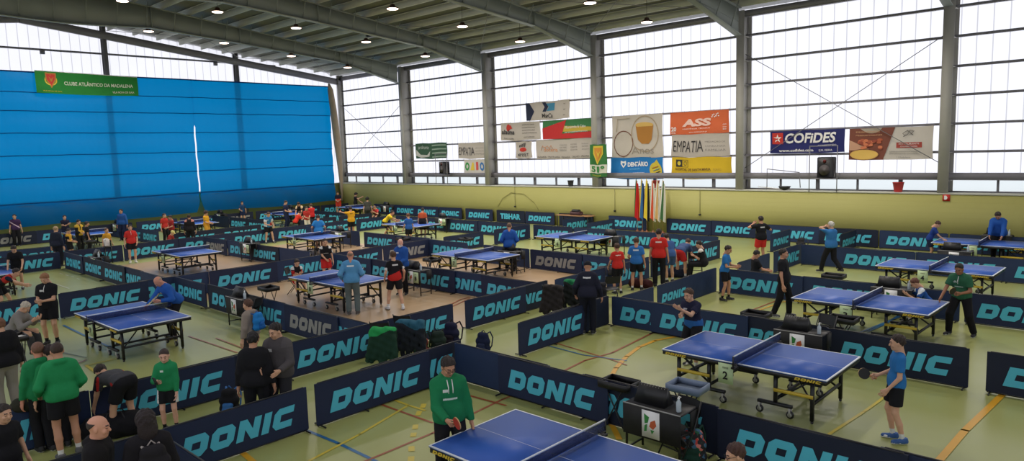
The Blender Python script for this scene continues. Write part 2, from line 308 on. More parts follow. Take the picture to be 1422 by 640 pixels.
BARRIERS = [('bottom left corner row by the crowd', 'y', -9.6, [(1.0, 3.27, 'p', 2, 0.03), (3.3, 5.45, 'c', 0, 0), (5.6, 7.92, 'c', 0, 0), (6.45, 8.75, 'c', 2, 0.06)]), ('short row running off the bottom edge', 'x', 3.25, [(-9.5, -7.2, 'c', 0, 0)]), ('row beside the nearest table', 'x', 8.5, [(-9.6, -7.3, 'p', 1, 0.06), (-8.42, -6.1, 'c', 0, 0), (-6.62, -4.3, 'c', 2, 0.06), (-4.3, -1.98, 'c', 2, 0), (-2.3, 0.0, 'c', 0, 0.05)]), ('long aisle row behind the crowd', 'y', -12.15, [(0.9, 3.2, 'c', 1, 0.06), (3.2, 5.52, 'c', 0, 0), (4.5, 6.6, 'p', 2, 0.06), (6.5, 8.8, 'c', 0, 0), (8.75, 10.8, 'c', 0, 0), (11.2, 13.45, 'c', 0, 0), (12.4, 14.3, 'c', 2, 0.06)]), ('far part of the aisle row', 'y', -12.1, [(14.5, 16.8, 'c', 1, 0), (16.9, 19.2, 'c', 1, 0), (19.3, 21.6, 'c', 0, 0), (21.7, 24, 'c', 0, 0)]), ('row left of the second court', 'y', -9.65, [(10.35, 12.72, 'c', 0, 0), (11.4, 13.6, 'p', 2, 0.06)]), ('row behind the second court', 'x', 13.55, [(-9.6, -7.27, 'c', 1, 0.05), (-8.5, -6.2, 'c', 1, 0), (-6.4, -4.62, 'c', 2, 0.06), (-4.63, -2.3, 'c', 2, 0), (-2.08, 0.25, 'c', 2, 0)]), ('row left of the third court', 'y', -9.4, [(13.7, 15.1, 'p', 1, 0), (15.3, 16.85, 'c', 1, 0), (16.85, 18.5, 'p', 1, 0.03)]), ('row behind the third court', 'x', 18.45, [(-9.3, -6.95, 'c', 1, 0), (-7.0, -4.7, 'c', 1, 0.05), (-4.7, -3.4, 'p', 1, 0), (-3.3, -0.95, 'c', 0, 0)]), ('row left of the fourth court', 'y', -9.3, [(19.6, 21.85, 'p', 1, 0), (22.2, 24.5, 'c', 1, 0)]), ('row behind the fourth court', 'x', 24.25, [(-9.2, -7.9, 'p', 1, 0), (-8.05, -5.7, 'c', 1, 0), (-5.7, -3.4, 'c', 1, 0.05), (-3.4, -1.07, 'c', 1, 0)]), ('pair of panels by the far right corner', 'y', -9.0, [(27.5, 29.3, 'c', 0, 0)]), ('panel standing behind the white haired walker', 'y', -11.2, [(26.4, 28.3, 'c', 1, 0)]), ('row along the lime wall at right', 'x', 29.5, [(-12.7, -10.45, 'c', 1, 0), (-10.5, -8.25, 'c', 2, 0), (-8.2, -5.85, 'c', 1, 0), (-5.85, -3.5, 'c', 1, 0.04), (-3.5, -1.2, 'p', 1, 0)]), ('row along the lime wall right of the flags', 'x', 29.85, [(-17.8, -15.5, 'c', 0, 0), (-15.5, -13.3, 'c', 0, 0.04)]), ('row along the lime wall left of flags', 'x', 29.85, [(-41.5, -39.2, 'c', 0, 0), (-39.2, -36.9, 'c', 0, 0.03), (-36.9, -34.6, 'c', 0, 0), (-34.5, -32.3, 'c', 0, 0), (-32, -29.55, 'c', 0, 0), (-29.3, -27.05, 't', 2, 0), (-27, -24.75, 'c', 0, 0), (-24.5, -22.2, 'p', 2, 0), (-21.2, -18.9, 'c', 1, 0)]), ('row in front of the flags', 'x', 24.75, [(-32.4, -30.2, 'c', 0, 0), (-30.2, -28, 'c', 0, 0.03), (-28.0, -25.7, 'c', 0, 0), (-25.7, -23.4, 'c', 0, 0.03), (-24.5, -22.2, 'c', 0, 0.06), (-21.9, -19.6, 'c', 0, 0), (-17.2, -14.9, 'c', 1, 0), (-19.5, -17.2, 'c', 1, 0.04), (-14.9, -12.5, 'c', 1, 0.04)]), ('slanted pair beside the wooden table', 'y', -20.0, [(26.4, 28.6, 'c', 1, 0)]), ('row right of the tenth court by the wall', 'y', -22.1, [(27.2, 29.5, 'c', 1, 0)]), ('row between middle courts and far courts', 'y', -22.1, [(2.9, 5.25, 'c', 0, 0.05), (5.3, 7.63, 'c', 0, 0), (6.2, 8.4, 'p', 2, 0.06), (7.15, 9.45, 'c', 1, 0.04), (9.45, 11.75, 'c', 0, 0), (11.75, 13.9, 'c', 1, 0.03), (14, 16.2, 'c', 0, 0), (16.2, 18.5, 'g', 0, 0), (19.3, 21.6, 'c', 0, 0), (22.3, 24.6, 'c', 0, 0)]), ('row in front of the brown floor', 'x', 8.4, [(-22.1, -19.85, 'c', 0, 0), (-19.9, -17.6, 'c', 2, 0.05), (-17.75, -15.5, 'c', 1, 0.03), (-15.55, -13.25, 'g', 0, 0), (-14.4, -12.25, 'c', 1, 0.05)]), ('row across the brown floor', 'x', 13.9, [(-22, -19.7, 'c', 1, 0), (-19.9, -17.7, 'c', 0, 0.05), (-17.8, -15.5, 'c', 0, 0), (-16.35, -14.05, 'c', 1, 0.06), (-14.35, -12.15, 'c', 0, 0)]), ('row at the far edge of the brown floor', 'x', 18.5, [(-22.1, -19.8, 'c', 1, 0), (-18.9, -16.6, 'p', 1, 0.0), (-16.55, -14.22, 'g', 0, 0), (-15.3, -13.0, 'c', 1, 0.05), (-14.2, -12.1, 'c', 1, 0)]), ('row in front of the far left court', 'x', 8.15, [(-32.5, -30.2, 'c', 0, 0), (-30.2, -27.9, 'c', 2, 0.03), (-27.9, -25.7, 'c', 2, 0), (-26.4, -24.1, 'c', 0, 0.05), (-24.2, -22.1, 'p', 1, 0)]), ('row left of the far left courts', 'y', -32.6, [(1.1, 3.4, 'c', 1, 0), (3.4, 5.7, 'c', 0, 0), (5.7, 8, 'c', 0, 0.03), (8.2, 10.4, 'c', 0, 0), (10.4, 12.7, 'c', 0, 0.03), (12.7, 15, 'c', 0, 0), (15, 17.3, 'c', 0, 0), (17.3, 19.6, 'c', 0, 0.03), (19.6, 21.9, 'c', 0, 0), (22.2, 24.5, 'c', 0, 0)]), ('row between the tenth and eleventh courts', 'x', 13.7, [(-32.3, -30.0, 'g', 0, 0), (-30.0, -27.7, 'c', 1, 0.04), (-27.8, -25.5, 'c', 2, 0), (-25.6, -23.3, 'p', 1, 0.03)]), ('row behind the court with the yellow player', 'x', 18.7, [(-31.9, -29.6, 'p', 1, 0), (-29.6, -27.3, 'p', 1, 0.03), (-26.9, -24.6, 'c', 0, 0), (-24.6, -22.3, 'p', 1, 0.03)]), ('row in front of the furthest courts', 'y', -35.2, [(4.5, 6.8, 'c', 1, 0), (6.8, 9.1, 'c', 1, 0.03), (13.4, 15.7, 'c', 2, 0), (15.7, 18, 'c', 2, 0.03), (20.3, 22.6, 'c', 2, 0), (22.8, 25.1, 'c', 2, 0)]), ('row along the foot of the blue curtain', 'y', -44.2, [(7.6, 9.9, 'g', 2, 0), (9.9, 12.2, 'c', 0, 0), (12.4, 14.7, 'p', 2, 0), (14.9, 17.2, 'c', 0, 0), (17.4, 19.7, 'c', 0, 0), (19.8, 22.1, 'g', 2, 0), (22.3, 24.6, 'c', 2, 0), (24.8, 27.1, 'c', 2, 0), (27.2, 29.5, 'c', 2, 0)]), ('cross row by the curtain', 'x', 13.5, [(-44, -41.7, 'p', 1, 0), (-41.7, -39.4, 'c', 1, 0.03), (-39.4, -37.1, 'c', 1, 0)]), ('second cross row by the curtain', 'x', 19.3, [(-44, -41.7, 'p', 2, 0), (-41.7, -39.4, 'c', 2, 0.03), (-39.4, -37.1, 'c', 2, 0)]), ('third cross row by the curtain', 'x', 24.4, [(-43.6, -41.3, 'c', 2, 0), (-41.3, -39.0, 'c', 2, 0.03), (-39.0, -36.7, 'c', 2, 0)])]
TABLES = [(-4.95, 5.91, -0.003, '1', 'blue table tennis table nearest the camera, cut by the bottom edge'), (-4.89, 11.08, -0.0, '2', 'blue table tennis table, number two card, beside the boy in blue'), (-4.71, 16.25, -0.032, '3', 'blue table tennis table, number three card, with the green shirted player'), (-4.49, 21.55, -0.031, '4', 'blue table tennis table, one behind the number three table'), (-4.39, 27.14, 0.0, '5', 'blue table tennis table, far right by the lime wall'), (-17.15, 16.35, 0.009, '7', 'blue table tennis table, on the tan floor left of the man seen from behind'), (-17.28, 11.04, 0.029, '8', 'blue table tennis table, on the tan floor with the grey trousered man'), (-17.24, 5.53, 0.024, '9', 'blue table tennis table, left foreground with the bending blue jacket'), (-17.21, 21.83, 0.022, '6', 'blue table tennis table, between the flags and the tan floor'), (-27.44, 10.93, 0.0, '11', 'blue table tennis table, on the tan floor near the red shirted player'), (-28.55, 4.75, 0.0, None, 'blue table tennis table, at the left edge of the picture'), (-27.35, 16.35, 0.0, '12', 'blue table tennis table, behind the player in the blue tee seen from behind'), (-27.3, 21.75, 0.0, '13', 'blue table tennis table, used by the crouching yellow player'), (-39.6, 11.0, 0.0, None, 'far blue table tennis table by the curtain, beside the black and yellow children'), (-39.7, 16.4, 0.0, None, 'far blue table tennis table by the curtain, behind the orange player'), (-39.9, 22.1, 0.0, None, 'far blue table tennis table by the curtain, beside the red shirted group'), (-39.6, 27.1, 0.0, None, 'far blue table tennis table in the corner under the end of the curtain')]
DESKCARDS = [(-28.87, 8.17, '10', 'pale green number ten card on the desk at left'), (-27.4, 13.36, '11', 'pale number card on the desk right of the red shirted player'), (-27.48, 17.8, '12', 'pale number card on the desk right of the yellow shirted player'), (-27.91, 24.44, '13', 'pale number card on the desk below the wall, middle distance'), (-16.26, 13.05, '8', 'pale number card on the desk beside the masked man'), (-43.3, 13.47, '14', 'pale number card on the desk near the blue umpire by the curtain'), (-43.96, 19.72, '15', 'pale number card on the desk right of the orange player'), (-42.96, 24.07, '16', 'pale number card on the desk left of the red group')]
DESKS = [(-4.91, 8.04, 0, 0.0, 'umpire desk in front of the nearest barrier'), (-4.87, 12.94, 0, 0.0, 'umpire desk between tables two and three'), (-4.66, 18.0, 0, 0.0, 'umpire desk behind the number three table'), (-4.76, 24.91, 0, 0.0, 'umpire desk with papers below the far right table'), (-4.39, 29.52, 0, 0.0, 'umpire desk the blue jacketed man leans on'), (-17.04, 8.08, 0, 0.0, 'umpire desk left of the child with the blue backpack'), (-16.53, 13.3, 0, 0.0, 'umpire desk beside the masked man'), (-27.67, 13.61, 0, 0.0, 'umpire desk on tan floor right of the red shirted player'), (-29.14, 8.42, 0, 0.0, 'umpire desk with the number ten card'), (-16.69, 17.67, 0, 0.0, 'umpire desk beside the blue jacket seen from behind'), (-27.75, 18.05, 0, 0.0, 'umpire desk right of the yellow shirted player'), (-28.18, 24.69, 0, 0.0, 'umpire desk below the faraway right end of court thirteen'), (-16.03, 22.81, 0, 0.0, 'umpire desk right of the table by the flags'), (-43.57, 13.72, 0, 0.0, 'umpire desk by the curtain near the blue umpire'), (-44.23, 19.97, 0, 0.0, 'umpire desk by the curtain right of the orange player'), (-43.23, 24.32, 0, 0.0, 'umpire desk by the curtain left of the red group'), (-38.6, 28.82, 0, 0.0, 'umpire desk in the far corner')]
STANDS = [(-5.99, 8.64, 0, 0.0, 'black towel tray stand at the corner of the nearest barrier'), (-5.11, 9.14, 0, 0.05, 'grey towel tray stand beside the number two table'), (-6.23, 14.01, 0, 0.0, 'black towel tray stand left of the second umpire desk'), (-4.69, 14.59, 0, 0.0, 'black towel tray stand below the number three table'), (-6.43, 19.22, 0, 0.0, 'black towel tray stand behind the number three table'), (-18.01, 9.3, 0, 0.0, 'black towel tray stand on the tan floor left of the grey trousered man'), (-17.99, 15.16, 0, 0.0, 'black towel tray stand on the tan floor right of the masked man'), (-21.01, 19.55, 0, 0.0, 'black towel tray stand behind the middle tan floor table'), (-17.48, 3.33, 0, 0.0, 'black folding stand under the elderly man in grey'), (-35.99, 10.09, 0, 0.0, 'black towel tray stand behind the black and yellow children'), (-23.5, 18.27, 0, 0.0, 'black towel tray stand near the crouching yellow player')]
CHAIRS = [(-16.46, 7.99, 0, 2.2, 'black folding chair behind the left foreground umpire desk'), (-4.67, 8.07, 0, 2.9, 'black folding chair right of the nearest umpire desk'), (-4.89, 13.88, 0, 2.8, 'black folding chair right of the second umpire desk'), (-16.5, 17.56, 0, 2.6, 'black folding chair right of the blue jacket seen from behind'), (-11.81, 8.56, 0, 0.6, 'folding chair under the green jackets'), (-11.87, 9.24, 0, 0.4, 'folding chair draped with a dark jacket'), (-11.29, 13.48, 0, 0.2, 'folding chair carrying grey suit jackets'), (-11.02, 14.21, 0, 0.3, 'folding chair carrying a green jacket'), (-11.05, 20.29, 0, 0.4, 'folding chair under the seated black shirted youth'), (-17.16, 14.06, 0, 2.5, 'black folding chair right of the masked man'), (-19.69, 11.06, 0, -0.8, 'folding chair under the seated boy by the table'), (-10.92, 15.41, 0, 0.9, 'folding chair beside the grey gym bag')]
FLAGS = [(-19.24, 29.5, [(40, 100, 60), (190, 40, 40), (196, 50, 40)], 'green and red flag, leftmost of the row by the wall', 2.45, 0.0), (-18.95, 29.5, [(206, 176, 60), (60, 110, 160), (40, 60, 110)], 'yellow and dark blue flag, second of the row', 2.45, 0.02), (-18.7, 29.5, [(220, 190, 60), (224, 200, 70), (40, 40, 44)], 'yellow flag with a dark edge, third of the row', 2.45, 0.05), (-18.34, 29.5, [(224, 220, 206), (210, 90, 60), (226, 222, 210)], 'white flag with a red crest, fourth of the row', 2.45, 0.0), (-18.09, 29.5, [(222, 218, 204), (206, 170, 110), (224, 220, 208)], 'white flag with a tan crest, fifth of the row', 2.45, 0.03), (-17.81, 29.5, [(224, 220, 208), (70, 110, 70), (220, 216, 204)], 'white flag with a green crest, rightmost of the row', 2.45, 0.06)]
PEOPLE = [
{'x': -6.49, 'y': 5.64, 'th': -0.506, 'h': 1.78, 'pose': 'stand', 'top': ('hoodie', (30, 120, 76), {'chest': (220, 226, 220), 'belly': (200, 214, 205), 'cords': 1}), 'bot': ('long', (28, 28, 32)), 'hair': ('short', (44, 33, 29)), 'skin': (190, 140, 112), 'label': 'young man in green hooded top and glasses holding a red paddle, nearest table', 'mod': {'rh': (0.1, 0.33, 1.0), 'lh': (-0.27, 0.06, 0.8), 'hp': 26, 'hy': -14, 'rf': (0.14, 0), 'lf': (-0.13, 0.05)}, 'hands': ('grip', 'relax'), 'paddle': (1, (176, 40, 36), 'red paddle in the hand of the green hooded young man'), 'glasses': 1},
{'x': -2.66, 'y': 10.57, 'th': -2.721, 'h': 1.58, 'pose': 'stand', 'top': ('short', (44, 112, 176), {}), 'bot': ('shorts', (28, 28, 32)), 'hair': ('short', (50, 36, 32)), 'skin': (206, 160, 132), 'label': 'boy in a blue tee and black shorts at right holding a black paddle low', 'mod': {'rh': (0.12, 0.26, 1.0), 'lh': (-0.2, 0.16, 0.88), 'rf': (0.09, 0.02), 'lf': (-0.11, -0.08), 'hp': 10, 'lean': -3}, 'hands': ('grip', 'relax'), 'paddle': (1, (30, 28, 32), 'black paddle held by the boy in the blue tee'), 'shoe': ((50, 90, 150), (226, 226, 226))},
{'x': -6.52, 'y': 11.86, 'th': -1.679, 'h': 1.66, 'pose': 'serve', 'top': ('short', (34, 36, 60), {'lower': (44, 96, 160), 'at': 0.12, 'cuff': (210, 210, 210), 'chest': (190, 190, 196)}), 'bot': ('shorts', (28, 28, 32)), 'hair': ('short', (78, 54, 40)), 'skin': (206, 160, 132), 'label': 'boy in a navy and white shirt tossing a serve at the number two table', 'mod': {'drop': 0.04, 'lean': 12, 'rh': (0.0, 0.42, 1.12), 'lh': (-0.06, 0.48, 1.28), 'hp': 2}, 'hands': ('grip', 'open')},
{'x': -8.71, 'y': 17.61, 'th': 0.197, 'h': 1.56, 'pose': 'stand', 'top': ('short', (44, 112, 176)), 'bot': ('shorts', (28, 28, 32)), 'hair': ('short', (44, 33, 29)), 'skin': (190, 140, 112), 'label': 'boy in a blue tee with hands at his chest behind the serving boy', 'mod': {'rh': (0.1, 0.32, 1.05), 'lh': (-0.02, 0.34, 1.08), 'lean': 6, 'hp': 16, 'rf': (0.12, -0.06), 'lf': (-0.12, 0.08)}, 'hands': ('grip', 'open'), 'sockw': 0, 'shoe': ((26, 26, 30), (120, 120, 124))},
{'x': -6.75, 'y': 16.68, 'th': 0.21, 'h': 1.74, 'pose': 'stand', 'top': ('short', (28, 28, 32)), 'bot': ('long', (26, 26, 30)), 'hair': ('short', (44, 33, 29)), 'skin': (190, 140, 112), 'label': 'stocky young man all in black standing left of the number three table', 'fat': 1.15, 'mod': {'lean': -4, 'rh': (0.3, 0.05, 0.82), 'lh': (-0.3, -0.02, 0.82), 'hp': 8, 'rf': (0.14, -0.2), 'lf': (-0.13, 0.12)}, 'sockw': 0, 'shoe': ((90, 90, 96), (210, 210, 210))},
{'x': -7.8, 'y': 23.03, 'th': 2.857, 'h': 1.74, 'pose': 'walk', 'top': ('jacket', (52, 112, 170)), 'bot': ('long', (28, 28, 32)), 'hair': ('short', (200, 196, 188)), 'skin': (206, 160, 132), 'label': 'white haired man in a light blue jacket walking with a hand at his face', 'fat': 1.1, 'mod': {'lh': (-0.05, 0.2, 1.52)}, 'sockw': 0},
{'x': -5.9, 'y': 27.03, 'th': 0.128, 'h': 1.5, 'pose': 'desk', 'top': ('short', (34, 60, 128)), 'bot': ('shorts', (30, 38, 66)), 'hair': ('short', (78, 54, 40)), 'skin': (206, 160, 132), 'label': 'child in a dark blue shirt leaning on the left end of the far right table', 'mod': {'lean': 22, 'rh': (0.15, 0.45, 0.92), 'lh': (-0.12, 0.42, 0.92)}},
{'x': -4.16, 'y': 28.08, 'th': -1.598, 'h': 1.86, 'pose': 'desk', 'top': ('jacket', (38, 84, 160)), 'bot': ('long', (28, 28, 32)), 'hair': ('short', (44, 33, 29)), 'skin': (190, 140, 112), 'label': 'heavy man in a blue jacket leaning over the far right umpire desk', 'fat': 1.2, 'mod': {'lean': 24, 'hp': 30}},
{'x': -3.16, 'y': 17.2, 'th': -1.738, 'h': 1.7, 'pose': 'paddle', 'top': ('polo', (46, 96, 70), {'belly': (170, 190, 176), 'chest': (180, 190, 180)}), 'bot': ('long', (24, 24, 28)), 'hair': ('buzz', (26, 22, 22)), 'skin': (150, 104, 80), 'label': 'player in a dark green shirt and black trousers at the number three table', 'mod': {'lean': 14, 'drop': 0.03, 'rh': (0.26, 0.34, 0.88), 'lh': (-0.1, 0.3, 1.0), 'rf': (0.2, 0.04), 'lf': (-0.24, -0.12), 'hp': 12}, 'hands': ('relax', 'grip'), 'sockw': 0, 'paddle': (-1, (30, 30, 34), 'dark paddle held by the green shirted player')},
{'x': -3.94, 'y': 17.95, 'th': -2.663, 'h': 1.5, 'pose': 'sitdesk', 'top': ('short', (38, 84, 160), {'back': (230, 230, 230), 'shoulder': (220, 226, 230)}), 'bot': ('shorts', (30, 38, 66)), 'hair': ('short', (104, 62, 46)), 'skin': (206, 160, 132), 'label': 'seated child in blue and white behind the green shirted player'},
{'x': -3.09, 'y': 6.52, 'th': -2.351, 'h': 1.62, 'pose': 'sit', 'top': ('short', (88, 120, 70)), 'bot': ('shorts', (28, 28, 32)), 'hair': ('short', (74, 46, 38)), 'skin': (206, 160, 132), 'label': 'brown haired boy with glasses whose head shows at the bottom edge', 'glasses': 1, 'mod': {'hp': 14}},
{'x': -10.36, 'y': 23.63, 'th': 2.508, 'h': 1.75, 'pose': 'fold', 'top': ('short', (28, 28, 32), {'back': (206, 206, 206)}), 'bot': ('shorts', (196, 48, 42)), 'hair': ('short', (44, 33, 29)), 'skin': (190, 140, 112), 'label': 'youth in black shirt and red shorts standing arms raised by the far aisle', 'mod': {'rh': (0.2, 0.1, 1.35), 'lh': (-0.22, 0.14, 1.42)}},
{'x': -8.54, 'y': 19.16, 'th': 0.768, 'h': 1.6, 'pose': 'sit', 'top': ('short', (28, 28, 32)), 'bot': ('shorts', (28, 28, 32)), 'hair': ('short', (30, 24, 24)), 'skin': (190, 140, 112), 'label': 'dark haired person sitting low behind the plain barrier of the fourth court', 'mod': {'hp': 30}},
{'x': -10.62, 'y': 20.0, 'th': -2.828, 'h': 1.68, 'pose': 'sitfold', 'top': ('short', (28, 28, 32), {'shoulder': (214, 206, 196), 'cuff': (214, 206, 196)}), 'bot': ('long', (28, 28, 32)), 'hair': ('short', (44, 33, 29)), 'skin': (206, 160, 132), 'label': 'youth in a black and white shirt sitting by the barrier behind the red shirted group'},
{'x': -11.4, 'y': 17.41, 'th': 2.063, 'h': 1.62, 'pose': 'stand', 'top': ('short', (50, 112, 184), {'back': (220, 226, 232)}), 'bot': ('shorts', (28, 28, 32)), 'hair': ('short', (78, 54, 40)), 'skin': (190, 140, 112), 'label': 'child in a bright blue tee seen from behind between two red shirts', 'mod': {'lh': (-0.2, 0.2, 0.95), 'hp': 14, 'rf': (0.15, 0.05), 'lf': (-0.13, -0.08)}},
{'x': -11.56, 'y': 16.67, 'th': 2.526, 'h': 1.52, 'pose': 'stand', 'top': ('short', (196, 48, 42), {'back': (230, 210, 200)}), 'bot': ('shorts', (28, 28, 32)), 'hair': ('short', (78, 54, 40)), 'skin': (190, 140, 112), 'label': 'child in a red shirt and black shorts leftmost of the group by the bags', 'mod': {'lh': (-0.25, 0.2, 0.9)}},
{'x': -11.15, 'y': 18.24, 'th': 2.085, 'h': 1.82, 'pose': 'stand', 'top': ('short', (200, 46, 40), {'back': (230, 216, 210)}), 'bot': ('long', (28, 28, 32)), 'hair': ('short', (44, 33, 29)), 'skin': (190, 140, 112), 'label': 'tall person in a red shirt and black trousers seen from behind', 'fat': 1.08, 'mod': {'hp': 12}},
{'x': -11.31, 'y': 19.84, 'th': 1.565, 'h': 1.66, 'pose': 'bend', 'top': ('short', (60, 80, 120)), 'bot': ('shorts', (186, 44, 44)), 'hair': ('short', (78, 54, 40)), 'skin': (206, 160, 132), 'label': 'person in red shorts bending over beside the tall red shirt', 'mod': {'lean': 68}},
{'x': -11.24, 'y': 19.01, 'th': 2.628, 'h': 1.6, 'pose': 'stand', 'top': ('short', (60, 90, 140)), 'bot': ('shorts', (60, 84, 120)), 'hair': ('short', (44, 33, 29)), 'skin': (206, 160, 132), 'label': 'person in blue partly hidden behind the tall red shirt', 'mod': {'lean': 20}},
{'x': -9.58, 'y': 12.62, 'th': 2.081, 'h': 1.74, 'pose': 'stand', 'top': ('jacket', (32, 34, 50), {'back': (210, 210, 214)}), 'bot': ('long', (26, 28, 40)), 'hair': ('cap', (30, 32, 40)), 'skin': (190, 140, 112), 'label': 'person in a dark navy jacket and cap seen from behind among the bags', 'fat': 1.12, 'mod': {'lean': 12, 'rh': (0.3, 0.12, 0.85), 'lh': (-0.3, 0.12, 0.9)}},
{'x': -16.78, 'y': 17.69, 'th': 2.26, 'h': 1.78, 'pose': 'stand', 'top': ('jacket', (38, 84, 160)), 'bot': ('long', (28, 28, 32)), 'hair': ('thin', (110, 84, 66)), 'skin': (190, 140, 112), 'label': 'man in a blue jacket seen from behind right of the middle table', 'fat': 1.12, 'mod': {'rh': (0.2, 0.16, 1.0), 'lh': (-0.22, 0.14, 1.0), 'hp': 16, 'rf': (0.13, -0.06), 'lf': (-0.12, 0.1)}, 'sockw': 0},
{'x': -16.76, 'y': 12.94, 'th': -1.094, 'h': 1.76, 'pose': 'clasp', 'top': ('jacket', (38, 84, 160), {'chest': (220, 226, 230)}), 'bot': ('long', (28, 28, 32)), 'hair': ('bald', (190, 180, 170)), 'skin': (222, 166, 146), 'label': 'balding man in a blue jacket and white mask by his umpire desk', 'fat': 1.15, 'mask': 1, 'mod': {'hp': 12}},
{'x': -15.28, 'y': 11.53, 'th': 2.757, 'h': 1.66, 'pose': 'stand', 'top': ('short', (28, 28, 32), {'lower': (186, 44, 40), 'at': 0.16, 'slope': 0.35, 'back': (214, 214, 214), 'cuff': (214, 214, 214)}), 'bot': ('shorts', (28, 28, 32)), 'hair': ('short', (78, 54, 40)), 'skin': (206, 160, 132), 'label': 'player in a black and red shirt stepping with white socks by the middle table', 'mod': {'rh': (0.3, 0.1, 0.9), 'lh': (-0.26, 0.12, 0.9), 'rf': (0.18, -0.1), 'lf': (-0.2, 0.12)}, 'shoe': ((210, 210, 214), (40, 40, 44))},
{'x': -15.75, 'y': 10.48, 'th': 2.485, 'h': 1.78, 'pose': 'stand', 'top': ('jacket', (86, 148, 196), {'back': (230, 236, 240), 'sleeve': (92, 152, 198)}), 'bot': ('long', (92, 104, 104)), 'hair': ('bald', (150, 120, 100)), 'skin': (200, 140, 116), 'label': 'bald man in a light blue track jacket and grey trousers seen from behind', 'fat': 1.05, 'mod': {'rh': (0.24, 0.2, 1.0), 'lh': (-0.25, 0.1, 0.95), 'hp': 14}, 'sockw': 0, 'shoe': ((70, 66, 64), (206, 206, 200))},
{'x': -20.3, 'y': 12.56, 'th': -0.415, 'h': 1.56, 'pose': 'fold', 'top': ('short', (28, 28, 32), {'shoulder': (220, 220, 220), 'cuff': (220, 220, 220), 'lower': (180, 40, 40), 'at': 0.03, 'belly': (150, 150, 150)}), 'bot': ('shorts', (190, 44, 44)), 'hair': ('short', (44, 33, 29)), 'skin': (206, 160, 132), 'label': 'boy in a black shirt and red shorts facing the camera with a red paddle', 'mod': {'rh': (0.02, 0.26, 0.95), 'lh': (-0.24, 0.1, 0.85)}, 'hands': ('grip', 'relax'), 'paddle': (1, (190, 44, 40), 'red paddle held by the boy in black and red')},
{'x': -19.59, 'y': 11.06, 'th': -0.252, 'h': 1.5, 'pose': 'sitfold', 'top': ('short', (28, 28, 32), {'shoulder': (216, 216, 216), 'side': (180, 40, 40)}), 'bot': ('shorts', (180, 44, 40)), 'hair': ('short', (44, 33, 29)), 'skin': (206, 160, 132), 'label': 'boy in black with a white shoulder sitting at the left end of the middle table'},
{'x': -27.52, 'y': 16.75, 'th': 2.56, 'h': 1.7, 'pose': 'hips', 'top': ('short', (48, 126, 190), {}), 'bot': ('shorts', (28, 28, 32)), 'hair': ('short', (44, 33, 29)), 'skin': (190, 140, 112), 'label': 'player in a plain blue tee seen from behind before table twelve', 'fat': 1.1, 'mod': {'lean': 6, 'rh': (0.3, 0.12, 0.95), 'lh': (-0.3, 0.12, 0.95), 'hp': 14}},
{'x': -30.63, 'y': 20.56, 'th': 2.812, 'h': 1.66, 'pose': 'fold', 'top': ('short', (216, 160, 40), {'back': (150, 110, 40)}), 'bot': ('shorts', (28, 28, 32)), 'hair': ('short', (44, 33, 29)), 'skin': (190, 140, 112), 'label': 'player in an orange yellow shirt stretching one arm, red paddle low', 'mod': {'rh': (0.1, 0.1, 0.75), 'lh': (-0.45, 0.5, 1.4), 'hp': 10}, 'hands': ('relax', 'open'), 'paddle': (1, (170, 36, 40), 'red paddle hanging from the hand of the yellow shirted player')},
{'x': -29.17, 'y': 21.69, 'th': 0.757, 'h': 1.68, 'pose': 'lunge', 'top': ('short', (226, 196, 50), {}), 'bot': ('shorts', (28, 28, 32)), 'hair': ('short', (44, 33, 29)), 'skin': (190, 140, 112), 'label': 'player in a yellow shirt crouching over the far table to hit the ball', 'mod': {'lean': 42}, 'hands': ('grip', 'relax')},
{'x': -25.43, 'y': 20.14, 'th': 2.821, 'h': 1.54, 'pose': 'stand', 'top': ('short', (46, 92, 164), {}), 'bot': ('shorts', (28, 28, 32)), 'hair': ('short', (110, 70, 50)), 'skin': (206, 160, 132), 'label': 'child in a blue tee seen from behind, before the crouching yellow player', 'mod': {'lh': (-0.28, 0.16, 0.8)}},
{'x': -26.77, 'y': 22.07, 'th': 2.103, 'h': 1.6, 'pose': 'stand', 'top': ('short', (186, 84, 50), {'lower': (28, 28, 32), 'at': 0.2}), 'bot': ('skirt', (44, 34, 34)), 'hair': ('short', (44, 33, 29)), 'skin': (206, 160, 132), 'label': 'child in an orange and dark outfit sitting by the far table end', 'mod': {'lean': 6}, 'shoe': ((220, 200, 180), (220, 220, 220))},
{'x': -32.44, 'y': 16.96, 'th': -0.045, 'h': 1.64, 'pose': 'paddle', 'top': ('short', (48, 116, 160), {'chest': (220, 226, 230), 'side': (200, 210, 216)}), 'bot': ('shorts', (28, 28, 32)), 'hair': ('short', (78, 54, 40)), 'skin': (206, 160, 132), 'label': 'player in a blue and white shirt stepping with a red paddle on the tan floor', 'mod': {'lean': 12, 'rf': (0.18, 0), 'lf': (-0.2, 0.1)}, 'hands': ('relax', 'grip'), 'paddle': (1, (170, 40, 44), 'red paddle of the player in blue and white')},
{'x': -31.69, 'y': 10.42, 'th': -0.178, 'h': 1.66, 'pose': 'stand', 'top': ('polo', (196, 52, 48)), 'bot': ('shorts', (28, 28, 32)), 'hair': ('short', (44, 33, 29)), 'skin': (206, 160, 132), 'label': 'young person in a red shirt and black shorts walking on the tan floor', 'mod': {'rh': (0.27, 0.04, 0.84), 'lh': (-0.2, 0.16, 0.9)}, 'shoe': ((216, 216, 210), (226, 226, 226))},
{'x': -41.1, 'y': 13.16, 'th': -0.834, 'h': 1.78, 'pose': 'stand', 'top': ('jacket', (40, 84, 150)), 'bot': ('long', (30, 38, 66)), 'hair': ('short', (44, 33, 29)), 'skin': (190, 140, 112), 'label': 'man in a blue jacket standing by the curtain side umpire desk'},
